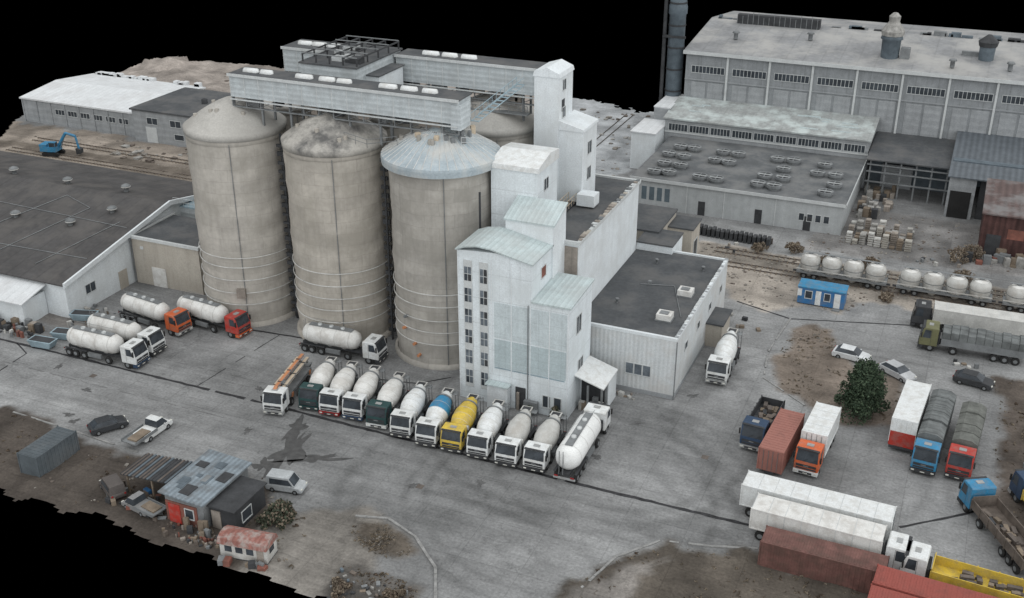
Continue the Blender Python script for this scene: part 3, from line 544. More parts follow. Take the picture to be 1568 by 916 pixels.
for k in range(12):
    x=-49+k*7.5; wall_windows(o,x,x+6.3,14.3,15.5,197,1,gap=.05,mull=8); o.box('pilasters',frame,(x+6.5,196.7,0),(x+6.85,196.997,17.5)); o.box('panels',concg,(x+.3,196.9,1),(x+2.9,196.995,12.6)); o.box('panels',concg,(x+3.3,196.9,1),(x+6.1,196.994,12.6))
wall_windows(o,198,214,14.3,15.5,-50,4,axis='x',sgn=-1)
for k in range(60): x=random.uniform(-50,38); o.box('roof_edge',random.choice([dark,steel,roofhi,bluesteel]),(x,216.6,20.1),(x+random.uniform(.4,2.2),217.6,20.4+random.uniform(0,.7)))
o.build()
o=Obj("exhaust_stack"); o.lathe('s',bluesteel,[(0,1.5),(24,1.5),(24.2,1.7),(25.5,1.7),(26,1.5),(30,1.5)],(-52.6,199,0),n=18)
for z in range(2,28,4): o.lathe('s',dark,[(z,1.6),(z+.3,1.6)],(-52.6,199,0),n=18)
o.rod('s',dark,(-54.6,198,0),(-54.6,198,27),.35,8); o.box('s',dark,(-54.8,197.4,8),(-50.6,198,8.4)); o.box('s',dark,(-54.8,197.4,20),(-50.6,198,20.4))
o.build()
o=Obj("dust_cyclone"); o.lathe('body',bluesteel,[(0,1.5),(3.4,1.6),(3.6,1.9),(4.2,1.7)],(-15.5,203,18.4),n=16); o.lathe('cap',block,[(4.2,1.9),(5,2.0),(5.8,1.4),(6.5,.9),(7.4,1.0),(8,.4)],(-15.5,203,18.4),n=9,smooth=False); o.box('support',steel,(-13.8,202.4,18.6),(-12.2,204,20.6)); o.build()
o=Obj("dust_cyclone"); o.lathe('body',bluesteel,[(0,1.2),(2.8,1.3)],(0,206,18.6),n=16); o.lathe('cap',dark,[(2.8,1.5),(3.6,1.7),(4.3,.9),(4.8,.3)],(0,206,18.6),n=9,smooth=False); o.box('support',steel,(-4,207,19),(-.6,207.8,20)); o.build()
o=Obj("roof_ventilator"); o.box('v',dark,(-45,214.5,19.8),(-29.5,216,21.8)); 
for k in range(16): o.box('v',steel,(-45+k,214.4,20),(-44.9+k,214.49,21.8+random.uniform(-.4,.7)))
o.build()
o=Obj("roof_vent"); 
for x,y in ((-43,205),(-30,208),(-5,200),(4,201)): o.lathe('v',steel,[(0,.4),(1,.4),(1.1,.7),(1.4,.5)],(x,y,18.4+(y-197)*.1),n=10)
o.build()
o=Obj("loading_canopy"); o.prism('roof',roofgr,[(183,6.2),(197,7),(197,7.2),(183,6.4)],'x',-15.2,-2); 
for x in np.arange(-14.6,-2,2.4): o.box('posts',steel,(x,183.4,0),(x+.25,183.65,6.2))
o.box('back_wall',bluesteel,(-15,190,0),(-2,190.2,6.3)); 
for z in (2.5,4.2,5.4): o.box('pipes',steel,(-15,183.1,z),(-2,183.3,z+.2))
o.box('bin_wall',concg,(-13,189,0),(-8,189.6,4)); o.build()
o=Obj("loading_shed"); o.box('walls',bluesteel,(-2,184,3.6),(22,197,7.6)); o.prism('roof',M("blue_grey_roof",(.11,.125,.14),ribs=((1,0,0),.9,.25)),[(178,6.6),(197,8.6),(197,8.8),(178,6.8)],'x',-2.3,22); o.box('walls',dark,(2.6,179,0),(22,184,6.7)); o.box('walls',concg,(-2,178.4,0),(2,179,6.6)); 
o.box('opening',black,(-1.6,178.3,0),(1.5,178.39,4.4)); o.build()
o=Obj("brick_shed"); o.box('walls',M("dark_red_cladding",(.085,.042,.038),ribs=((1,1,0),.8,.3),streak=.5,var=.3),(3.6,164,0),(25,176,6.4)); o.prism('roof',M("red_brown_roof",(.11,.078,.073),ribs=((1,0,0),1.0,.25),dirt=(.20,.20,.20),dirtamt=.7),[(163.6,6.4),(176.3,7.6),(176.3,7.8),(163.6,6.6)],'x',3.3,25); wall_windows(o,6,24,3,4.5,164,4,gap=.5,fr=False,mat=rust); o.box('doors',dark,(4.4,163.94,0),(6.4,163.99,3.4))
for k in range(30): x=random.uniform(1,12);y=random.uniform(160,163.5); o.box('scrap',random.choice([rust,dark,steel,wood,block]),(x,y,0),(x+random.uniform(.4,1.6),y+.7,random.uniform(.3,1.6)),rz=random.uniform(-.6,.6))
o.build()

# ------------------------------------------------------------ vehicles (forward = +x)
def cab(o,x,mat,z0=.75,z1=2.95,ln=2.1,w2=1.22,low=None):
    r=x-ln; pr=[(r,z0),(x-.02,z0),(x,z0+.55),(x-.05,z0+.95),(x-.38,z1-.12),(x-.6,z1),(r+.1,z1),(r,z1-.15)]
    o.prism('cab',mat,pr,'y',-w2,w2)
    zs=z0+.98; zt=z1-.22; f=lambda z:x-.05-(z-(z0+.95))*(.33/(z1-.12-z0-.95))
    o.quad('glazing',glass,(f(zs)+.015,-w2+.12,zs),(f(zs)+.015,w2-.12,zs),(f(zt)+.015,w2-.2,zt),(f(zt)+.015,-w2+.2,zt))
    for q in (-.35,.4): o.rod('wipers',black,(f(zs)+.04,q,zs),(f(zs+.35)+.04,q+.45,zs+.35),.015,4)
    for s in (-1,1):
        y=s*(w2+.008); o.quad('glazing',glass,(x-.35,y,zs+.05),(x-.55,y,zt-.05),(x-1.25,y,zt-.05),(x-1.25,y,zs+.05))
        o.box('mirrors',black,(x-.25,s*(w2+.12)-.07,zs+.1),(x-.12,s*(w2+.12)+.07,zs+.75)); o.box('lights',lamp,(x+.09,s*.95-.15,.5),(x+.1,s*.95+.15,.66))
        o.box('steps',black,(x-1.0,s*(w2-.12)-.1,.35),(x-.55,s*(w2-.12)+.13,z0))
        o.quad('seams',dark,(x-1.33,y,z0+.1),(x-1.30,y,z0+.1),(x-1.30,y,zt),(x-1.33,y,zt))
    o.box('grille',dark,(x-.04,-1.0,z0+.12),(x+.02,1.0,z0+.66)); o.box('grille',steel,(x+.02,-.25,z0+.46),(x+.03,.25,z0+.56)); o.box('grille',mat,(x-.04,-1.0,z0+.32),(x+.03,1.0,z0+.38))
    o.box('bumper',low or cabg,(x-.5,-w2,.36),(x+.08,w2,z0-.02)); o.box('bumper',dark,(x+.081,-.65,.4),(x+.09,.65,.64)); o.box('plate',lamp,(x+.092,-.22,.44),(x+.096,.22,.54))
    o.box('visor',dark,(x-.5,-w2+.1,z1-.12),(x-.2,w2-.1,z1-.05)); o.box('roof_hatch',cabg,(x-1.4,-.35,z1),(x-.9,.35,z1+.05))
    o.wheel(x-1.35,1.05); o.wheel(x-1.35,-1.05)
    o.box('cab_rear',dark,(r-.25,-1.0,.9),(r-.02,1.0,2.1))
def mixer(x,y,rz,cm,dm,band=None,low=None,scl=None):
    o=Obj("concrete_mixer_truck",(x,y,0),rz,bevel=.09); cab(o,4.4,cm,low=low)
    o.box('chassis',dark,(-4.2,-.45,.75),(2.4,.45,1.1))
    for xx in (1.6,-1.7,-3.05): o.wheel(xx,1.05); o.wheel(xx,-1.05)
    for s in (-1,1): o.box('fenders',dark,(-3.8,s*1.03-.18,1.1),(-1.0,s*1.03+.18,1.16)); o.box('fuel_tank',steel,(-.6,s*.95-.25,.5),(.9,s*.95+.25,1.05)); o.box('lights',darkred,(-4.25,s*.9-.2,.8),(-4.2,s*.9+.2,.95))
    d=Vector((-1,0,.21)).normalized(); org=(2.15,0,1.75)
    pr=[(0,.55),(.15,.8),(1.0,1.1),(2.0,1.24),(3.1,1.22),(4.6,.88),(5.6,.6),(5.75,.55)]
    o.lathe('drum',dm,pr[:4],org,d,24,cap=True); o.lathe('drum',band or dm,pr[3:6],org,d,24,cap=False); o.lathe('drum',dm,pr[5:],org,d,24,cap=True)
    o.lathe('drum',steel,[(4.5,.92),(4.5,1.0),(4.7,.98),(4.7,.88)],org,d,22,cap=False,smooth=False)
    for t_ in (1.0,2.02,3.08): 
        rr_={1.0:1.1,2.02:1.24,3.08:1.22}[t_]; o.lathe('drum_seams',tankg,[(t_,rr_+.006),(t_+.05,rr_+.006)],org,d,24,cap=False)
    o.box('pedestal',steel,(1.9,-.6,1.1),(2.3,.6,2.0)); o.prism('pedestal',steel,[(-3.0,1.1),(-2.5,1.1),(-2.6,2.0),(-2.9,2.0)],'y',-.9,.9)
    o.frus('hopper',tankg,(-3.9,-.35,-3.3,.35),(-4.2,-.6,-3.1,.6),2.6,3.4); o.box('hopper',dark,(-4.05,-.45,3.4),(-3.2,.45,3.41)); o.prism('chute',steel,[(-3.7,2.4),(-3.5,2.3),(-4.5,1.1),(-4.7,1.25)],'y',-.25,.25)
    o.rod('ladder',steel,(-4.0,.75,1.0),(-4.0,.75,3.3),.04,4); o.rod('ladder',steel,(-4.0,1.1,1.0),(-4.0,1.1,3.3),.04,4); o.box('ladder',steel,(-4.2,.5,3.0),(-3.4,1.15,3.05)); o.lathe('water_tank',tankg,[(-.5,.3),(.5,.3)],(1.9,.75,2.3),(0,1,0),10)
    o.build(scl)
def tanker(x,y,rz,cm,tm=None,ln=11,name="cement_tanker_truck",low=None,rd=1.2):
    tm=tm or tankw; o=Obj(name,(x,y,0),rz,bevel=.09); h=ln/2; cab(o,h,cm,low=low)
    o.box('chassis',dark,(-h+.3,-.45,.8),(h-2,.45,1.1)); 
    for xx in (h-4.2,-h+3.2,-h+1.9,-h+.9): o.wheel(xx,1.05); o.wheel(xx,-1.05)
    T=ln-3.2; x0=h-2.9; zc=2.25+(rd-1.2)
    pr=[(0,.15),(.12,.6*rd/1.2),(.45,1.0*rd/1.2),(1.1,rd),(T-1.1,rd),(T-.45,1.0*rd/1.2),(T-.12,.6*rd/1.2),(T,.15)]
    o.lathe('tank',tm,pr,(x0,0,zc),(-1,0,0),24)
    for c in (.27,.52,.77): o.lathe('tank',tm,[(0,.25),(.9,1.1)],(x0-T*c,0,.75),(0,0,1),16); 
    for c in (.14,.38,.62,.86): o.lathe('tank_rings',tankg,[(T*c,rd+.012),(T*c+.06,rd+.012)],(x0,0,zc),(-1,0,0),24,cap=False)
    zt=zc+rd-.02; o.box('walkway',steel,(x0-T+1,-.4,zt),(x0-1,.4,zt+.06)); 
    for c in (.3,.5,.7): o.lathe('walkway',frame,[(0,.28),(.16,.28),(.2,.1)],(x0-T*c,0,zt+.06),(0,0,1),10)
    for s in (-1,1):
        o.rod('rail',steel,(x0-T+1,.55*s,zt+.5),(x0-1,.55*s,zt+.5),.025,4); o.box('side_skirt',dark,(x0-T+.1,s*1.1-.12,1.05),(x0-T+3.4,s*1.1+.12,1.13)); o.box('side_skirt',steel,(x0-T*.55,s*1.05-.15,.5),(x0-T*.3,s*1.05+.15,1.0)); o.box('lights',darkred,(-h+.06,s*.85-.2,.75),(-h+.1,s*.85+.2,.9))
    o.rod('rail',steel,(-h+.25,.6,.9),(-h+.25,.6,3.6),.04,4); o.rod('rail',steel,(-h+.25,.2,.9),(-h+.25,.2,3.6),.04,4)
    o.box('rear_bumper',cabg,(-h+.1,-1.15,.5),(-h+.2,1.15,.7)); o.rod('hose',black,(x0-T*.8,1.15,1.3),(x0-T*.3,1.25,1.2),.09,6); o.build()
cfg=[(-62.1,88.0,teal,tankw,None,teal),(-59.4,87.8,cabw,tankw,None,darkred),(-56.6,87.9,cabw,tankw,None,navy),(-53.4,87.7,teal,tankw,None,cabw),(-50.1,86.9,cabw,cabw,None,dark),(-46.9,86.6,cabw,cabw,cyanp,dark),
(-44,86.5,yellow,yellow,None,dark),(-41,86.5,cabw,cabw,None,dark),(-37.8,86.5,cabw,tankg,None,dark),(-34.8,86.6,cabw,tankg,None,dark)]
for i,(x,y,c,d,b,l) in enumerate(cfg):
    t=R(9-i*.7+random.uniform(-.8,.8)); mixer(x-3.75*math.sin(t),y+3.75*math.cos(t)+random.uniform(-.1,.1),R(-90)+t,c,d,b,l,(.85*random.uniform(.98,1.02),.96,.92))
mixer(-22.3,115.6,R(-89),cabw,cabw)
tanker(-31.5,92.0,R(91.5),cabw,M("tank_clean_white",(.70,.71,.70),rough=.4,var=.05),ln=11.8,rd=1.36)
tanker(-91.2,88.9,R(1),cabw,low=navy); tanker(-91.4,92.4,R(-2),cabw,low=dark)
tanker(-91.8,98.4,R(-8),orange); tanker(-84.6,100.7,R(-6),redp,low=orange); tanker(-65.6,101.0,R(2),cabw,ln=11,low=dark)
t=R(11); o=Obj("concrete_pump_truck",(-65.1-4.5*math.sin(t),85.6+4.4*math.cos(t),0),R(-90)+t,bevel=.07); cab(o,4.7,cabw); o.box('chassis',dark,(-5,-.5,.75),(2.6,.5,1.2))
for xx in (1.8,-2.2,-3.5): o.wheel(xx,1.05); o.wheel(xx,-1.05)
o.box('deck',steel,(-4.6,-1.1,1.2),(2.2,1.1,1.6)); o.box('outriggers',amber,(-4.2,-1.2,1.0),(-3.8,1.2,1.5)); o.box('outriggers',amber,(1.2,-1.2,1.0),(1.6,1.2,1.5)); o.lathe('turret',steel,[(0,.5),(1.6,.4)],(1.6,0,1.5),n=12)
for y_,z_,m_ in ((-.65,2.4,sand),(-.05,2.9,amber),(.55,2.5,sand)):
    o.prism('boom',m_,[(-5,z_),(3.2,z_-.05),(3.6,z_+.1),(3.2,z_+.3),(-5,z_+.25)],'y',y_-.2,y_+.2); o.rod('boom',steel,(-4.8,y_+.3,z_+.3),(3.2,y_+.3,z_+.3),.06,6)
    for q in range(3): o.box('boom',dark,(-3.6+q*2.8,y_-.22,z_-.08),(-3.45+q*2.8,y_+.22,z_+.33))
for xx in (-4.6,-1.5,1.4): o.box('boom',steel,(xx,-.8,2.2),(xx+.2,.75,2.4))
o.frus('hopper',steel,(-5.4,-.5,-4.6,.5),(-5.7,-.8,-4.6,.8),.7,1.7); o.build((.95,.96,.94))

def container(o,part,mat,x0,x1,y0,y1,z0,z1,ribs=True):
    o.box(part,mat,(x0,y0,z0),(x1,y1,z1)); n=int((x1-x0)/.45)
    if ribs:
        for i in range(n):
            x=x0+.2+i*(x1-x0-.4)/max(1,n-1); 
            o.box(part,mat,(x-.1,y0-.04,z0+.15),(x+.1,y0,z1-.12)); o.box(part,mat,(x-.1,y1,z0+.15),(x+.1,y1+.04,z1-.12)); o.box(part,mat,(x-.1,y0+.1,z1),(x+.1,y1-.1,z1+.03))
    for x in (x0,x1):
        for y in (y0,y1): o.box(part,mat,(x-.06,y-.06,z0),(x+.06,y+.06,z1+.05))
    for z in (z0,z1-.1):
        o.box(part,mat,(x0,y0-.05,z),(x1,y0-.001,z+.1)); o.box(part,mat,(x0,y1+.001,z),(x1,y1+.05,z+.1))
    for y in (y0+.5,y0+1.0,y1-1.0,y1-.5): o.rod(part,steel,(x1+.05,y,z0+.1),(x1+.05,y,z1-.1),.025,4)
def truck(name,x,y,rz,cm,kind,bm,ln=12,low=None,zt=3.9,nocab=False,zb=1.2):
    o=Obj(name,(x,y,0),rz,bevel=.07); h=ln/2
    if not nocab: cab(o,h,cm,low=low,z1=3.1); 
    fx=h if nocab else h-2.5
    o.box('chassis',dark,(-h,-.45,min(.8,zb-.3)),(h-(0 if nocab else 2),.45,zb-.02))
    if zb>1:
        for xx in ((h-4,) if not nocab and ln>9 else ())+((-h+3.4,) if ln>9 else ())+(-h+2.2,-h+1.0): o.wheel(xx,1.05); o.wheel(xx,-1.05)
    if kind=='box':
        container(o,'box',bm,-h,fx,-1.25,1.25,1.2,zt,ribs=False); 
        for i in range(int((fx+h)/1.5)+1): o.box('box',frame,(-h+i*1.5,-1.27,1.3),(-h+i*1.5+.05,-1.251,zt-.1)); o.box('box',frame,(-h+i*1.5,-1.2,zt),(-h+i*1.5+.05,1.2,zt+.015))
    elif kind=='tarp':
        o.box('sides',steel,(-h,-1.25,1.1),(fx,1.25,2.0)); n=10
        for i in range(n):
            a=-h+(fx+h)*i/n; b=-h+(fx+h)*(i+1)/n; z=zt-.5+random.uniform(-.12,.08)
            o.prism('tarp',bm,[(-1.27,2.0),(1.27,2.0),(1.22,z),(.6,z+.35),(-.6,z+.35),(-1.22,z)],'x',a,b-.04)
    elif kind=='container':
        container(o,'container',bm,-h,fx,-1.22,1.22,zb,zb+2.5)
    elif kind=='tipper':
        o.box('bed',bm,(-h,-1.25,1.22),(fx,1.25,1.3)); 
        for s in (-1,1): o.box('bed',bm,(-h,s*1.22-.04,1.3),(fx,s*1.22+.04,2.2)); 
        for i in range(7):
            for s in (-1,1): xx=-h+(fx+h)*i/6; o.box('bed',bm,(xx-.06,s*1.29-.03,1.1),(xx+.06,s*1.29+.03,2.25))
        o.box('bed',bm,(-h,-1.25,1.3),(-h+.08,1.25,2.1)); o.box('bed',bm,(fx-.08,-1.25,1.3),(fx,1.25,2.5))
        for k in range(22): a=random.uniform(-h+.2,fx-1.4); yy=random.uniform(-1,.6); o.box('load',random.choice([wood,rail,soil,dark]),(a,yy,1.31),(a+random.uniform(.4,1.3),yy+.4,1.35+random.uniform(.1,.5)),rz=random.uniform(-.3,.3))
    o.build()
truck("flatbed_trailer",-15.3,103.2,R(-94),navy,'tipper',dark,ln=8.2)
truck("container_trailer",-12.7,99.9,R(-94),pink,'container',pink,ln=8.4,nocab=True,zb=.45)
truck("box_truck",-9.3,101.2,R(-94),orange,'box',cabw,ln=8.8,low=cabw,zt=3.7)
o=Obj("box_trailer",(-1.0,109.6,0),R(-94)); container(o,'box',cabw,-4.4,4.4,-1.25,1.25,1.1,3.9,ribs=False); o.box('rear_doors',redp,(4.42,-1.25,.7),(4.48,1.25,2.4)); o.box('rear_doors',cabw,(4.42,-1.25,2.4),(4.47,1.25,3.9)); o.box('side_skirt',redp,(-4.4,-1.3,.7),(4.4,-1.252,1.5)); o.box('chassis',dark,(-4.2,-.5,.7),(4.2,.5,1.09)); o.box('bumper',dark,(4.3,-1.2,.4),(4.5,1.2,.68))
for xx in (1.9,3.1,-3): o.wheel(xx,1.05); o.wheel(xx,-1.05)
o.build()
truck("tarpaulin_truck",1.6,108,R(-94),cyanp,'tarp',tarp,ln=12.8,low=dark,zt=3.6)
truck("tarpaulin_truck",4.8,107.3,R(-94),redp,'tarp',tarpg,ln=10.8,low=dark,zt=3.6)
truck("timber_truck",8.6,93.8,R(120),cyanp,'tipper',soil,ln=11.5,low=dark)
truck("crane_truck",12.2,98.5,R(118),navy,'tipper',yellow,ln=8.5)
truck("tanker_truck",4.9,137.0,R(182),dark,'box',M("dust_white_box",(.46,.46,.44),var=.15),ln=16,low=dark,zt=3.1); 
truck("tarpaulin_truck",4.3,131.0,R(181),olive,'tarp',tarp,ln=12,low=dark,zt=3.4)
truck("box_trailer",-7.4,89.0,R(-2),cabw,'box',cabw,ln=13.6,nocab=True,zt=3.5)
truck("box_truck",-5.6,85.8,R(-2),cabw,'box',tankw,ln=14,zt=3.4)
o=Obj("shipping_container",(-5.6,82.5,0),R(-1)); container(o,'c',M("dull_rust_container",(.14,.07,.06),var=.3,dirt=(.09,.055,.045),dirtamt=.7,dscale=.9),-5.4,5.2,-1.22,1.22,0,2.6); o.build()
o=Obj("shipping_container",(4.6,80.2,0),R(-3)); container(o,'c',redc,-5.8,6,-1.25,1.25,0,2.9); o.build()
o=Obj("shipping_container",(4.6,77.5,0),R(-3)); container(o,'c',redc,-6,6,-1.25,1.25,0,2.75); o.build()
truck("flatbed_truck",7.2,84.5,R(176),cabw,'tipper',yellow,ln=13,low=navy)

def car(x,y,rz,mat,name="parked_car",van=False,flat=False,scl=None):
    o=Obj(name,(x,y,0),rz,bevel=.09)
    o.prism('body',mat,[(-2.15,.32),(-2.2,.75),(-2.05,.98),(.95,1.0),(1.85,.85),(2.15,.62),(2.2,.35),(2.0,.25),(-2,.25)],'y',-.88,.88)
    if van: o.frus('cabin',mat,(-2.05,-.86,1.35,.86),(-1.95,-.78,.6,.78),.98,1.95)
    elif flat: o.frus('cabin',mat,(-.2,-.86,1.4,.86),(-.1,-.76,.8,.76),.98,1.75,side=glass); o.box('flatbed',steel,(-3.6,-1.0,.8),(-.3,1.0,.92)); o.box('flatbed',steel,(-3.6,-1,.92),(-.3,-.95,1.15)); o.box('flatbed',steel,(-3.6,.95,.92),(-.3,1,1.15)); o.box('load',wood,(-3.2,-.7,.92),(-1,.5,1.1))
    else: o.frus('cabin',mat,(-1.85,-.82,1.05,.82),(-1.25,-.64,.3,.64),.99,1.45,side=glass); o.box('cabin',mat,(-1.28,-.66,1.45),(.32,.66,1.48))
    if van:
        o.quad('windows',glass,(1.3,-.78,1.05),(1.3,.78,1.05),(.72,.72,1.85),(.72,-.72,1.85))
        for s in (-1,1): o.quad('windows',glass,(1.1,s*.87,1.1),(.65,s*.82,1.75),(-1.6,s*.82,1.75),(-1.6,s*.87,1.1))
    for s in (-1,1):
        o.wheel(1.35,.8*s,.33,.2); o.wheel(-1.35,.8*s,.33,.2); o.box('lights',lamp,(2.05,s*.65-.15,.62),(2.17,s*.65+.15,.75)); o.box('lights',darkred,(-2.21,s*.7-.1,.7),(-2.15,s*.7+.1,.9)); o.box('mirrors',mat,(.75,s*.98-.08,.98),(.9,s*.98+.08,1.1))
    o.build(scl)
car(-79.9,76.4,R(57),M("dark_car_paint",(.045,.048,.052),rough=.3),scl=(.92,.95,.95))
car(-74.9,77.6,R(88),cabw,"pickup_truck",flat=True)
car(-8.8,124,R(-8),M("silver_white_paint",(.56,.58,.59),rough=.3)); car(-3.3,121.8,R(-35),M("silver_paint",(.38,.39,.4),rough=.3)); car(5,123.2,R(-10),dark,"parked_car"); 
car(-56.1,74.6,R(10),M("van_grey",(.36,.38,.39),rough=.4),"parked_van",van=True,scl=(.88,.92,.9))
car(-60.7,121,R(0),dark)

# ------------------------------------------------------------ hopper wagons
def wagon(x):
    o=Obj("hopper_wagon",(x,146.2,0)); o.box('frame',steel,(-6,-1.2,1.0),(6,1.2,1.25)); 
    for s in (-1,1):
        o.box('rail',tankg,(-6,s*1.3-.04,1.6),(6,s*1.3+.04,1.75)); 
        for k in range(9): o.box('rail',steel,(-5.9+k*1.47,s*1.3-.04,1.25),(-5.8+k*1.47,s*1.3+.04,1.6))
    for k in range(4):
        c=-4.4+k*2.93; o.lathe('hoppers',tankg,[(-.9,.35),(.3,1.3),(1.5,1.36),(1.9,1.25),(2.2,.9)],(c,0,1.2),n=20,cap=False); o.lathe('hoppers',tankw,[(2.2,.9),(2.35,.35),(2.38,.1)],(c,0,1.2),n=20); o.lathe('hoppers',steel,[(2.3,.3),(2.5,.3)],(c,0,1.2),n=10); o.lathe('hoppers',steel,[(1.0,1.36),(1.1,1.38)],(c,0,1.2),n=20,cap=False)
    o.box('walkway',steel,(-5.5,-.2,3.72),(5.5,.2,3.76))
    for xx in (-5,-3.6,3.6,5):
        for s in (-1,1): o.wheel(xx,.75*s,.46,.14)
    o.box('buffers',dark,(-6.5,-.9,1),(-6,-.6,1.2)); o.box('buffers',dark,(6,-.9,1),(6.5,-.6,1.2)); o.build()
for x in (-13.2,.1,13.4): wagon(x)
o=Obj("site_office_container",(-14.6,138.4,0)); o.box('body',bluep,(-3,-1.3,.15),(3,1.3,2.4)); o.box('roof',cyanp,(-3.1,-1.4,2.4),(3.1,1.4,2.55)); wall_windows(o,-2.2,-1,1,2,-1.3,1); wall_windows(o,.3,1.3,1,2,-1.3,1); o.box('door',cabw,(1.7,-1.36,.2),(2.5,-1.31,2.2)); o.box('door',cabw,(-.7,-1.36,.2),(0,-1.31,2.2)); o.box('trim',cabw,(-3.05,-1.35,1.2),(-2.5,-1.305,2.2)); o.box('steps',steel,(1.6,-2,0),(2.6,-1.37,.15)); o.build()
o=Obj("stacked_steel_frames")
for k in range(22):
    x=-40+k*.7; o.box('f',dark,(x,155.6-(k*.05),0),(x+.5,157-(k*.05),1.1+random.uniform(0,.3))); o.box('f',rail,(x+.5,156,0),(x+.7,156.3,.9))
o.build()
o=Obj("pallet_stack")
for k in range(45):
    x=-14.8+(k%9)*1.05+random.uniform(-.1,.1);y=161+(k//9)*1.4+random.uniform(-.15,.15); s=random.uniform(.75,.95); hh=random.uniform(.5,1.9) if random.random()<.85 else .1; m_=random.choice([block,block,wood,block2,brown,brown,tankg])
    z=0
    while z<hh: o.box('p',m_,(x+random.uniform(-.05,.05),y,z+.06),(x+s,y+s,z+.3),rz=random.uniform(-.06,.06)); o.box('p',wood,(x,y+.05,z),(x+s*.98,y+s*.95,z+.055)); z+=.34
o.build()
o=Obj("pallet_stack")
for k in range(44):
    x=random.uniform(-15,-10.5);y=172+k*.32; s=random.uniform(.5,1.1); o.box('p',random.choice([block,wood,block,brown,steel,dark,amber if k%9==0 else brown]),(x,y,0),(x+s,y+s,random.uniform(.4,1.6)),rz=random.uniform(-.2,.2))
o.build()
def excavator():
    o=Obj("excavator",(-154.6,146.8,0),R(14)); 
    for s in (-1,1): o.prism('tracks',black,[(-1.9,.2),(-1.6,0),(1.6,0),(1.9,.2),(1.9,.7),(1.6,.9),(-1.6,.9),(-1.9,.7)],'y',s*1.25-.3,s*1.25+.3)
    o.box('body',cyanp,(-2.3,-1.4,1.05),(1.4,1.4,2.1)); o.box('body',cyanp,(-2.4,-1.35,2.1),(-.7,1.35,2.6)); o.box('cab',cyanp,(-.1,-1.35,2.1),(1.4,-.3,3.2)); o.box('glazing',glass,(1.401,-1.3,2.2),(1.42,-.35,3.1)); o.box('glazing',glass,(.0,-1.37,2.2),(1.3,-1.351,3.1))
    for a,b,t_ in (((1.1,.3,1.8),(3.4,.3,5.0),.34),((3.4,.3,5.0),(5.6,.3,4.4),.3),((5.6,.3,4.4),(6.0,.3,1.6),.24)): o.rod('boom',cyanp,a,b,t_,8)
    o.rod('boom',steel,(1.8,.3,1.6),(3.0,.3,4.2),.12,6); o.prism('bucket',dark,[(5.5,1.8),(6.6,1.6),(6.5,.6),(5.6,.5)],'y',-.4,1.0); o.build((.84,.84,.84))
excavator()

# ------------------------------------------------------------ foreground sheds & junk
shedroof=M("blue_grey_sheet",(.21,.25,.28),var=.25,ribs=((1,0,0),.5,.25),dirt=(.11,.11,.11),dirtamt=.6,dscale=.6)
o=Obj("corrugated_shed"); o.box('walls',steel,(-63.6,66.0,0),(-59.3,73,3.0)); o.box('walls',rust,(-63.55,65.9,0),(-60,65.99,2.4)); o.prism('roof',shedroof,[(-64,3.25),(-59,2.95),(-59,3.1),(-64,3.4)],'y',65.6,73.4); o.box('doors',redp,(-63.2,65.82,.1),(-61.9,65.89,2.2)); wall_windows(o,-61.5,-60.2,1,2,65.9,1,fr=True)
for k in range(9): x=random.uniform(-63.8,-60);y=random.uniform(66,72); o.box('roof_patches',random.choice([dark,steel,bluesteel]),(x,y,3.33-(x+64)*.06),(x+random.uniform(.4,1.2),y+random.uniform(.4,1.6),3.42-(x+64)*.06))
for k in range(8): x=random.uniform(-63.5,-57);y=random.uniform(64.6,65.6); o.box('leaning_junk',random.choice([brown,dark,steel,wood]),(x,y,0),(x+random.uniform(.3,.8),y+.3,random.uniform(.5,1.6)),rz=random.uniform(-.5,.5))
o.build()
o=Obj("lean_to_shed"); o.box('walls',dark,(-59.2,66.8,0),(-56.4,71.5,2.4)); o.box('roof',dark,(-59.25,66.5,2.42),(-56.2,71.8,2.55)); wall_windows(o,67.5,69.5,.6,1.7,-56.4,1,axis='x',sgn=1); o.box('walls',brown,(-59,66.7,0),(-58,66.79,2)); o.build()
o=Obj("scrap_carport"); o.prism('roof',dark,[(-70.5,2.1),(-64.3,2.6),(-64.3,2.75),(-70.5,2.25)],'y',67.8,71.6)
for x in (-70,-67,-64.6):
    for y in (68,71.3): o.box('posts',wood,(x,y,0),(x+.15,y+.15,2.2))
for k in range(14): o.box('roof_battens',random.choice([bluesteel,dark,rail]),(-70.3+k*.44,67.7,2.26+k*.036),(-70.1+k*.44,71.7,2.32+k*.036))
for k in range(34):
    x=random.uniform(-72,-64.5);y=random.uniform(65,69); s=random.uniform(.2,.9); o.box('scrap',random.choice([dark,dark,steel,bluep,rust,wood,soil]),(x,y,0),(x+s,y+s*.5,random.uniform(.1,.6)),rz=random.uniform(-1,1))
o.build()
car(-67.2,66.3,R(170),M("dull_grey_paint",(.20,.20,.20),rough=.6),"pickup_truck",flat=True,scl=(.8,.9,.85)); car(-71.5,67.5,R(150),M("rusty_dark_paint",(.09,.08,.075),rough=.7),"derelict_van",van=True,scl=(.85,.9,.85))
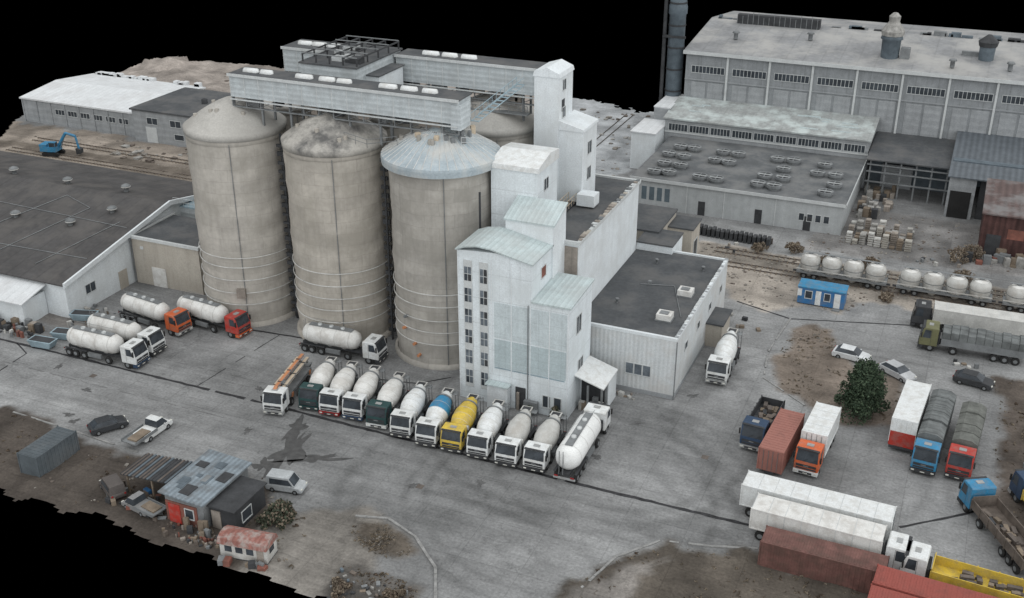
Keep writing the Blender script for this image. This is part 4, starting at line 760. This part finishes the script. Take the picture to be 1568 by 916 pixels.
o=Obj("kiosk_shed",(-53.6,64.8,0),R(8)); o.box('walls',tankg,(-2.3,-1.0,.1),(2.3,1.0,1.55)); o.prism('roof',M("worn_red_roof",(.25,.11,.09),var=.2,dirt=(.30,.27,.25),dirtamt=.8,dscale=1.2,ribs=((1,0,0),.5,.2)),[(-1.2,1.55),(1.2,1.5),(1.0,2.0),(.3,2.3),(-.4,2.28),(-1,2.05)],'x',-2.45,2.4); wall_windows(o,-2.0,1.2,.75,1.35,-1.0,3,gap=.35,fr=False); o.box('door',brown,(1.35,-1.06,.15),(2.0,-1.01,1.5)); wall_windows(o,-.6,.6,.8,1.35,2.3,1,axis='x',sgn=1,fr=False); o.box('plinth',dark,(-2.35,-1.05,0),(2.35,1.05,.1)); 
for k in range(9): x=random.uniform(-2.6,2.2); o.box('junk',random.choice([dark,steel,rust,wood]),(x,-1.9+random.uniform(-.3,.4),0),(x+.6,-1.4,random.uniform(.2,.7)),rz=random.uniform(-.6,.6))
o.build()
o=Obj("storage_container",(-81,69.3,0),R(90)); container(o,'c',M("grey_container",(.08,.095,.105),var=.2,dirt=(.17,.17,.17),dirtamt=.3),-2.9,2.6,-1.2,1.2,0,2.4); o.build()
o=Obj("scrap_pile")
for k in range(90):
    x=random.gauss(-58.5,2.4);y=random.uniform(63.8,66); s=random.uniform(.12,.5); o.box('s',random.choice([dark,steel,rust,wood,soil,brown,soil]),(x,y,0),(x+s,y+s*.6,random.uniform(.1,.5)),rz=random.uniform(-1.5,1.5))
for k in range(110):
    x=random.uniform(-45,-37);y=random.uniform(59.5,66); s=random.uniform(.12,.6); o.box('s',random.choice([dark,steel,dark,wood,block,bluesteel,soil]),(x,y,0),(x+s,y+s*.6,random.uniform(.1,.45)),rz=random.uniform(-1.5,1.5))
o.build()
o=Obj("scrap_pile")
for k in range(70):
    x=random.uniform(-110,-97);y=random.uniform(93,99.5)
    if x<-104: y=random.uniform(88.5,91)
    elif y<95.5: x=random.uniform(-102,-98.5)
    s=random.uniform(.2,.7); o.box('s',random.choice([dark,steel,rust,wood,tankg,steel]),(x,y,0),(x+s,y+s*.6,random.uniform(.1,.8)),rz=random.uniform(-1.5,1.5))
o.build()
for (x,y,rz) in ((-99.4,91.0,.2),(-100.4,88.2,.1),(-101,96,.3)):
    o=Obj("skip_container",(x,y,0),rz); o.frus('s',lightbl,(-1.3,-.6,1.3,.6),(-1.7,-.8,1.7,.8),.1,1.0); o.box('s',dark,(-1.5,-.62,1.0),(1.5,.62,1.02)); o.build()
o=Obj("site_debris")
for k in range(60):
    x,y=random.choice([(-46,105),(-33,105),(-48,142),(-30,152),(-2,158),(4,127),(12,108),(-24,128),(-100,118)]); x+=random.gauss(0,2.2); y+=random.gauss(0,.9); s=random.uniform(.2,.7)
    o.box('s',random.choice([dark,steel,wood,tankg,block,brown]),(x,y,0),(x+s,y+s*.7,random.uniform(.1,.6)),rz=random.uniform(-1.5,1.5))
o.build()

# ------------------------------------------------------------ vegetation
def leafmass(name,x,y,h,rad,n,mats,trunk=True,conic=.6,ls=.16):
    o=Obj(name,(x,y,0)); rs=random.Random(int(x*13+y))
    if trunk: o.lathe('trunk',bark,[(0,.28),(h*.4,.18),(h*.9,.05)],n=8)
    cl=[]
    for k in range(max(20,n//55)):
        t=rs.random()**.9; z=h*(.12+.85*t); r=rad*(1-conic*t)*math.sqrt(rs.uniform(.25,1)) * (1 if t<.8 else .7); a=rs.uniform(0,6.283)
        r*=.75+.35*math.sin(3*a+x); c=(r*math.cos(a),r*math.sin(a),z); cl.append((c,rs.uniform(.35,.75)*rad/2.4))
        if trunk and rs.random()<.35: o.rod('limbs',bark,(0,0,z*.8),c,.04,4)
    vs={0:[],1:[]};fs={0:[],1:[]}
    for k in range(n):
        c,cr=rs.choice(cl); v=Vector((rs.gauss(0,1),rs.gauss(0,1),rs.gauss(0,.8))).normalized()*cr*rs.uniform(.5,1)
        p=Vector(c)+v; p.z=max(.05,p.z); i=0 if rs.random()<.6 else 1; e1=Vector((rs.gauss(0,1),rs.gauss(0,1),rs.gauss(0,1))).normalized()*ls; e2=e1.orthogonal().normalized()*ls*.7
        m_=len(vs[i]); vs[i]+=[p-e1,p+e2,p+e1,p-e2]; fs[i].append((m_,m_+1,m_+2,m_+3))
    for i in (0,1): o.add('crown',mats[i],vs[i],fs[i])
    o.build()
fol3=M("pine_needles_light",(.045,.068,.038),var=.5,scale=2)
leafmass("pine_tree",-6.1,111.3,6.3,3.1,11000,(foliage,fol3),conic=.66,ls=.14)
leafmass("bush",-53.5,69.6,2.2,2.1,3000,(foliage2,dry),trunk=False,conic=.4)
leafmass("bush",-36.5,97,1.6,.9,900,(foliage2,dry),trunk=False,conic=.3)
leafmass("bush",-39.4,96.8,1.2,.7,500,(foliage,fol3),trunk=False,conic=.3)
for x,y,h,r_ in ((-25,64,1.8,2.2),(-29,61,1.5,2),(-43.5,63.5,1.0,1.4),(-38.5,64.5,.8,1.2),(-21,154,1.4,2),(-10,153.5,1.2,1.6),(2,153,1.5,2.4),(3,162,2.2,2),(1,160,2,1.8),(13,112,2,3),(12,104,1.5,2),(-16,152.5,1,1.8),(-26,153,1,1.6),(-7,143,.8,1.4)): leafmass("dry_bush",x,y,h,r_,900,(dry,bark),trunk=False,conic=.4,ls=.13)
def scatter(name,mats,polys,n,smin,smax,flat=.5,seed=1,cardlike=False):
    rs=random.Random(seed); o=Obj(name)
    for k in range(n):
        p=polys[rs.randrange(len(polys))]; xs=[q[0] for q in p]; ys=[q[1] for q in p]
        for _ in range(20):
            x=rs.uniform(max(-168,min(xs)),min(25,max(xs))); y=rs.uniform(max(50,min(ys)),max(ys))
            if inpoly(np.array([x]),np.array([y]),p)[0]: break
        else: continue
        if x<-44 and y<64.5: continue
        s=smin+(smax-smin)*rs.random()**2.2; m_=rs.choice(mats)
        if cardlike:
            for q in range(3):
                a=rs.uniform(0,3.14); dx,dy=math.cos(a)*s,math.sin(a)*s; ox,oy=rs.uniform(-s,s),rs.uniform(-s,s)
                o.add('s',m_,[(x+ox-dx,y+oy-dy,0),(x+ox+dx,y+oy+dy,0),(x+ox+dx*.6+rs.uniform(-.1,.1),y+oy+dy*.6,s*1.1),(x+ox-dx*.7,y+oy-dy*.7+rs.uniform(-.1,.1),s*.9)],[(0,1,2,3)])
        else:
            vs=[(x+sx*s*rs.uniform(.5,1),y+sy*s*rs.uniform(.5,1),z*s*flat*rs.uniform(.6,1.2)) for z in (0,1) for sy in (-1,1) for sx in (-1,1)]
            o.add('s',m_,vs,[(4,5,7,6),(0,1,5,4),(2,6,7,3),(0,4,6,2),(1,3,7,5)])
    o.build()
Z=[z[0] for z in ZONES]
scatter("dry_grass",[dry,bark,dry],[Z[0],Z[0],Z[3],Z[3],Z[3],Z[6],Z[16]],5600,.07,.22,seed=3,cardlike=True)
scatter("dry_grass",[dry,dry,gravel],[Z[2],Z[5],Z[5]],1300,.05,.18,seed=5,cardlike=True)
scatter("rubble",[gravel,gravel,soil],[Z[0],Z[7],Z[8],Z[9],Z[15],Z[7]],2400,.05,.26,seed=4)
scatter("rubble",[gravel,block,soil],[[(-72,155),(-56,155),(-56,214),(-80,214)],[(-165,186),(-100,186),(-100,213),(-165,208)],[(-146,150),(-95,150),(-95,157),(-146,157)]],400,.2,.8,seed=9)
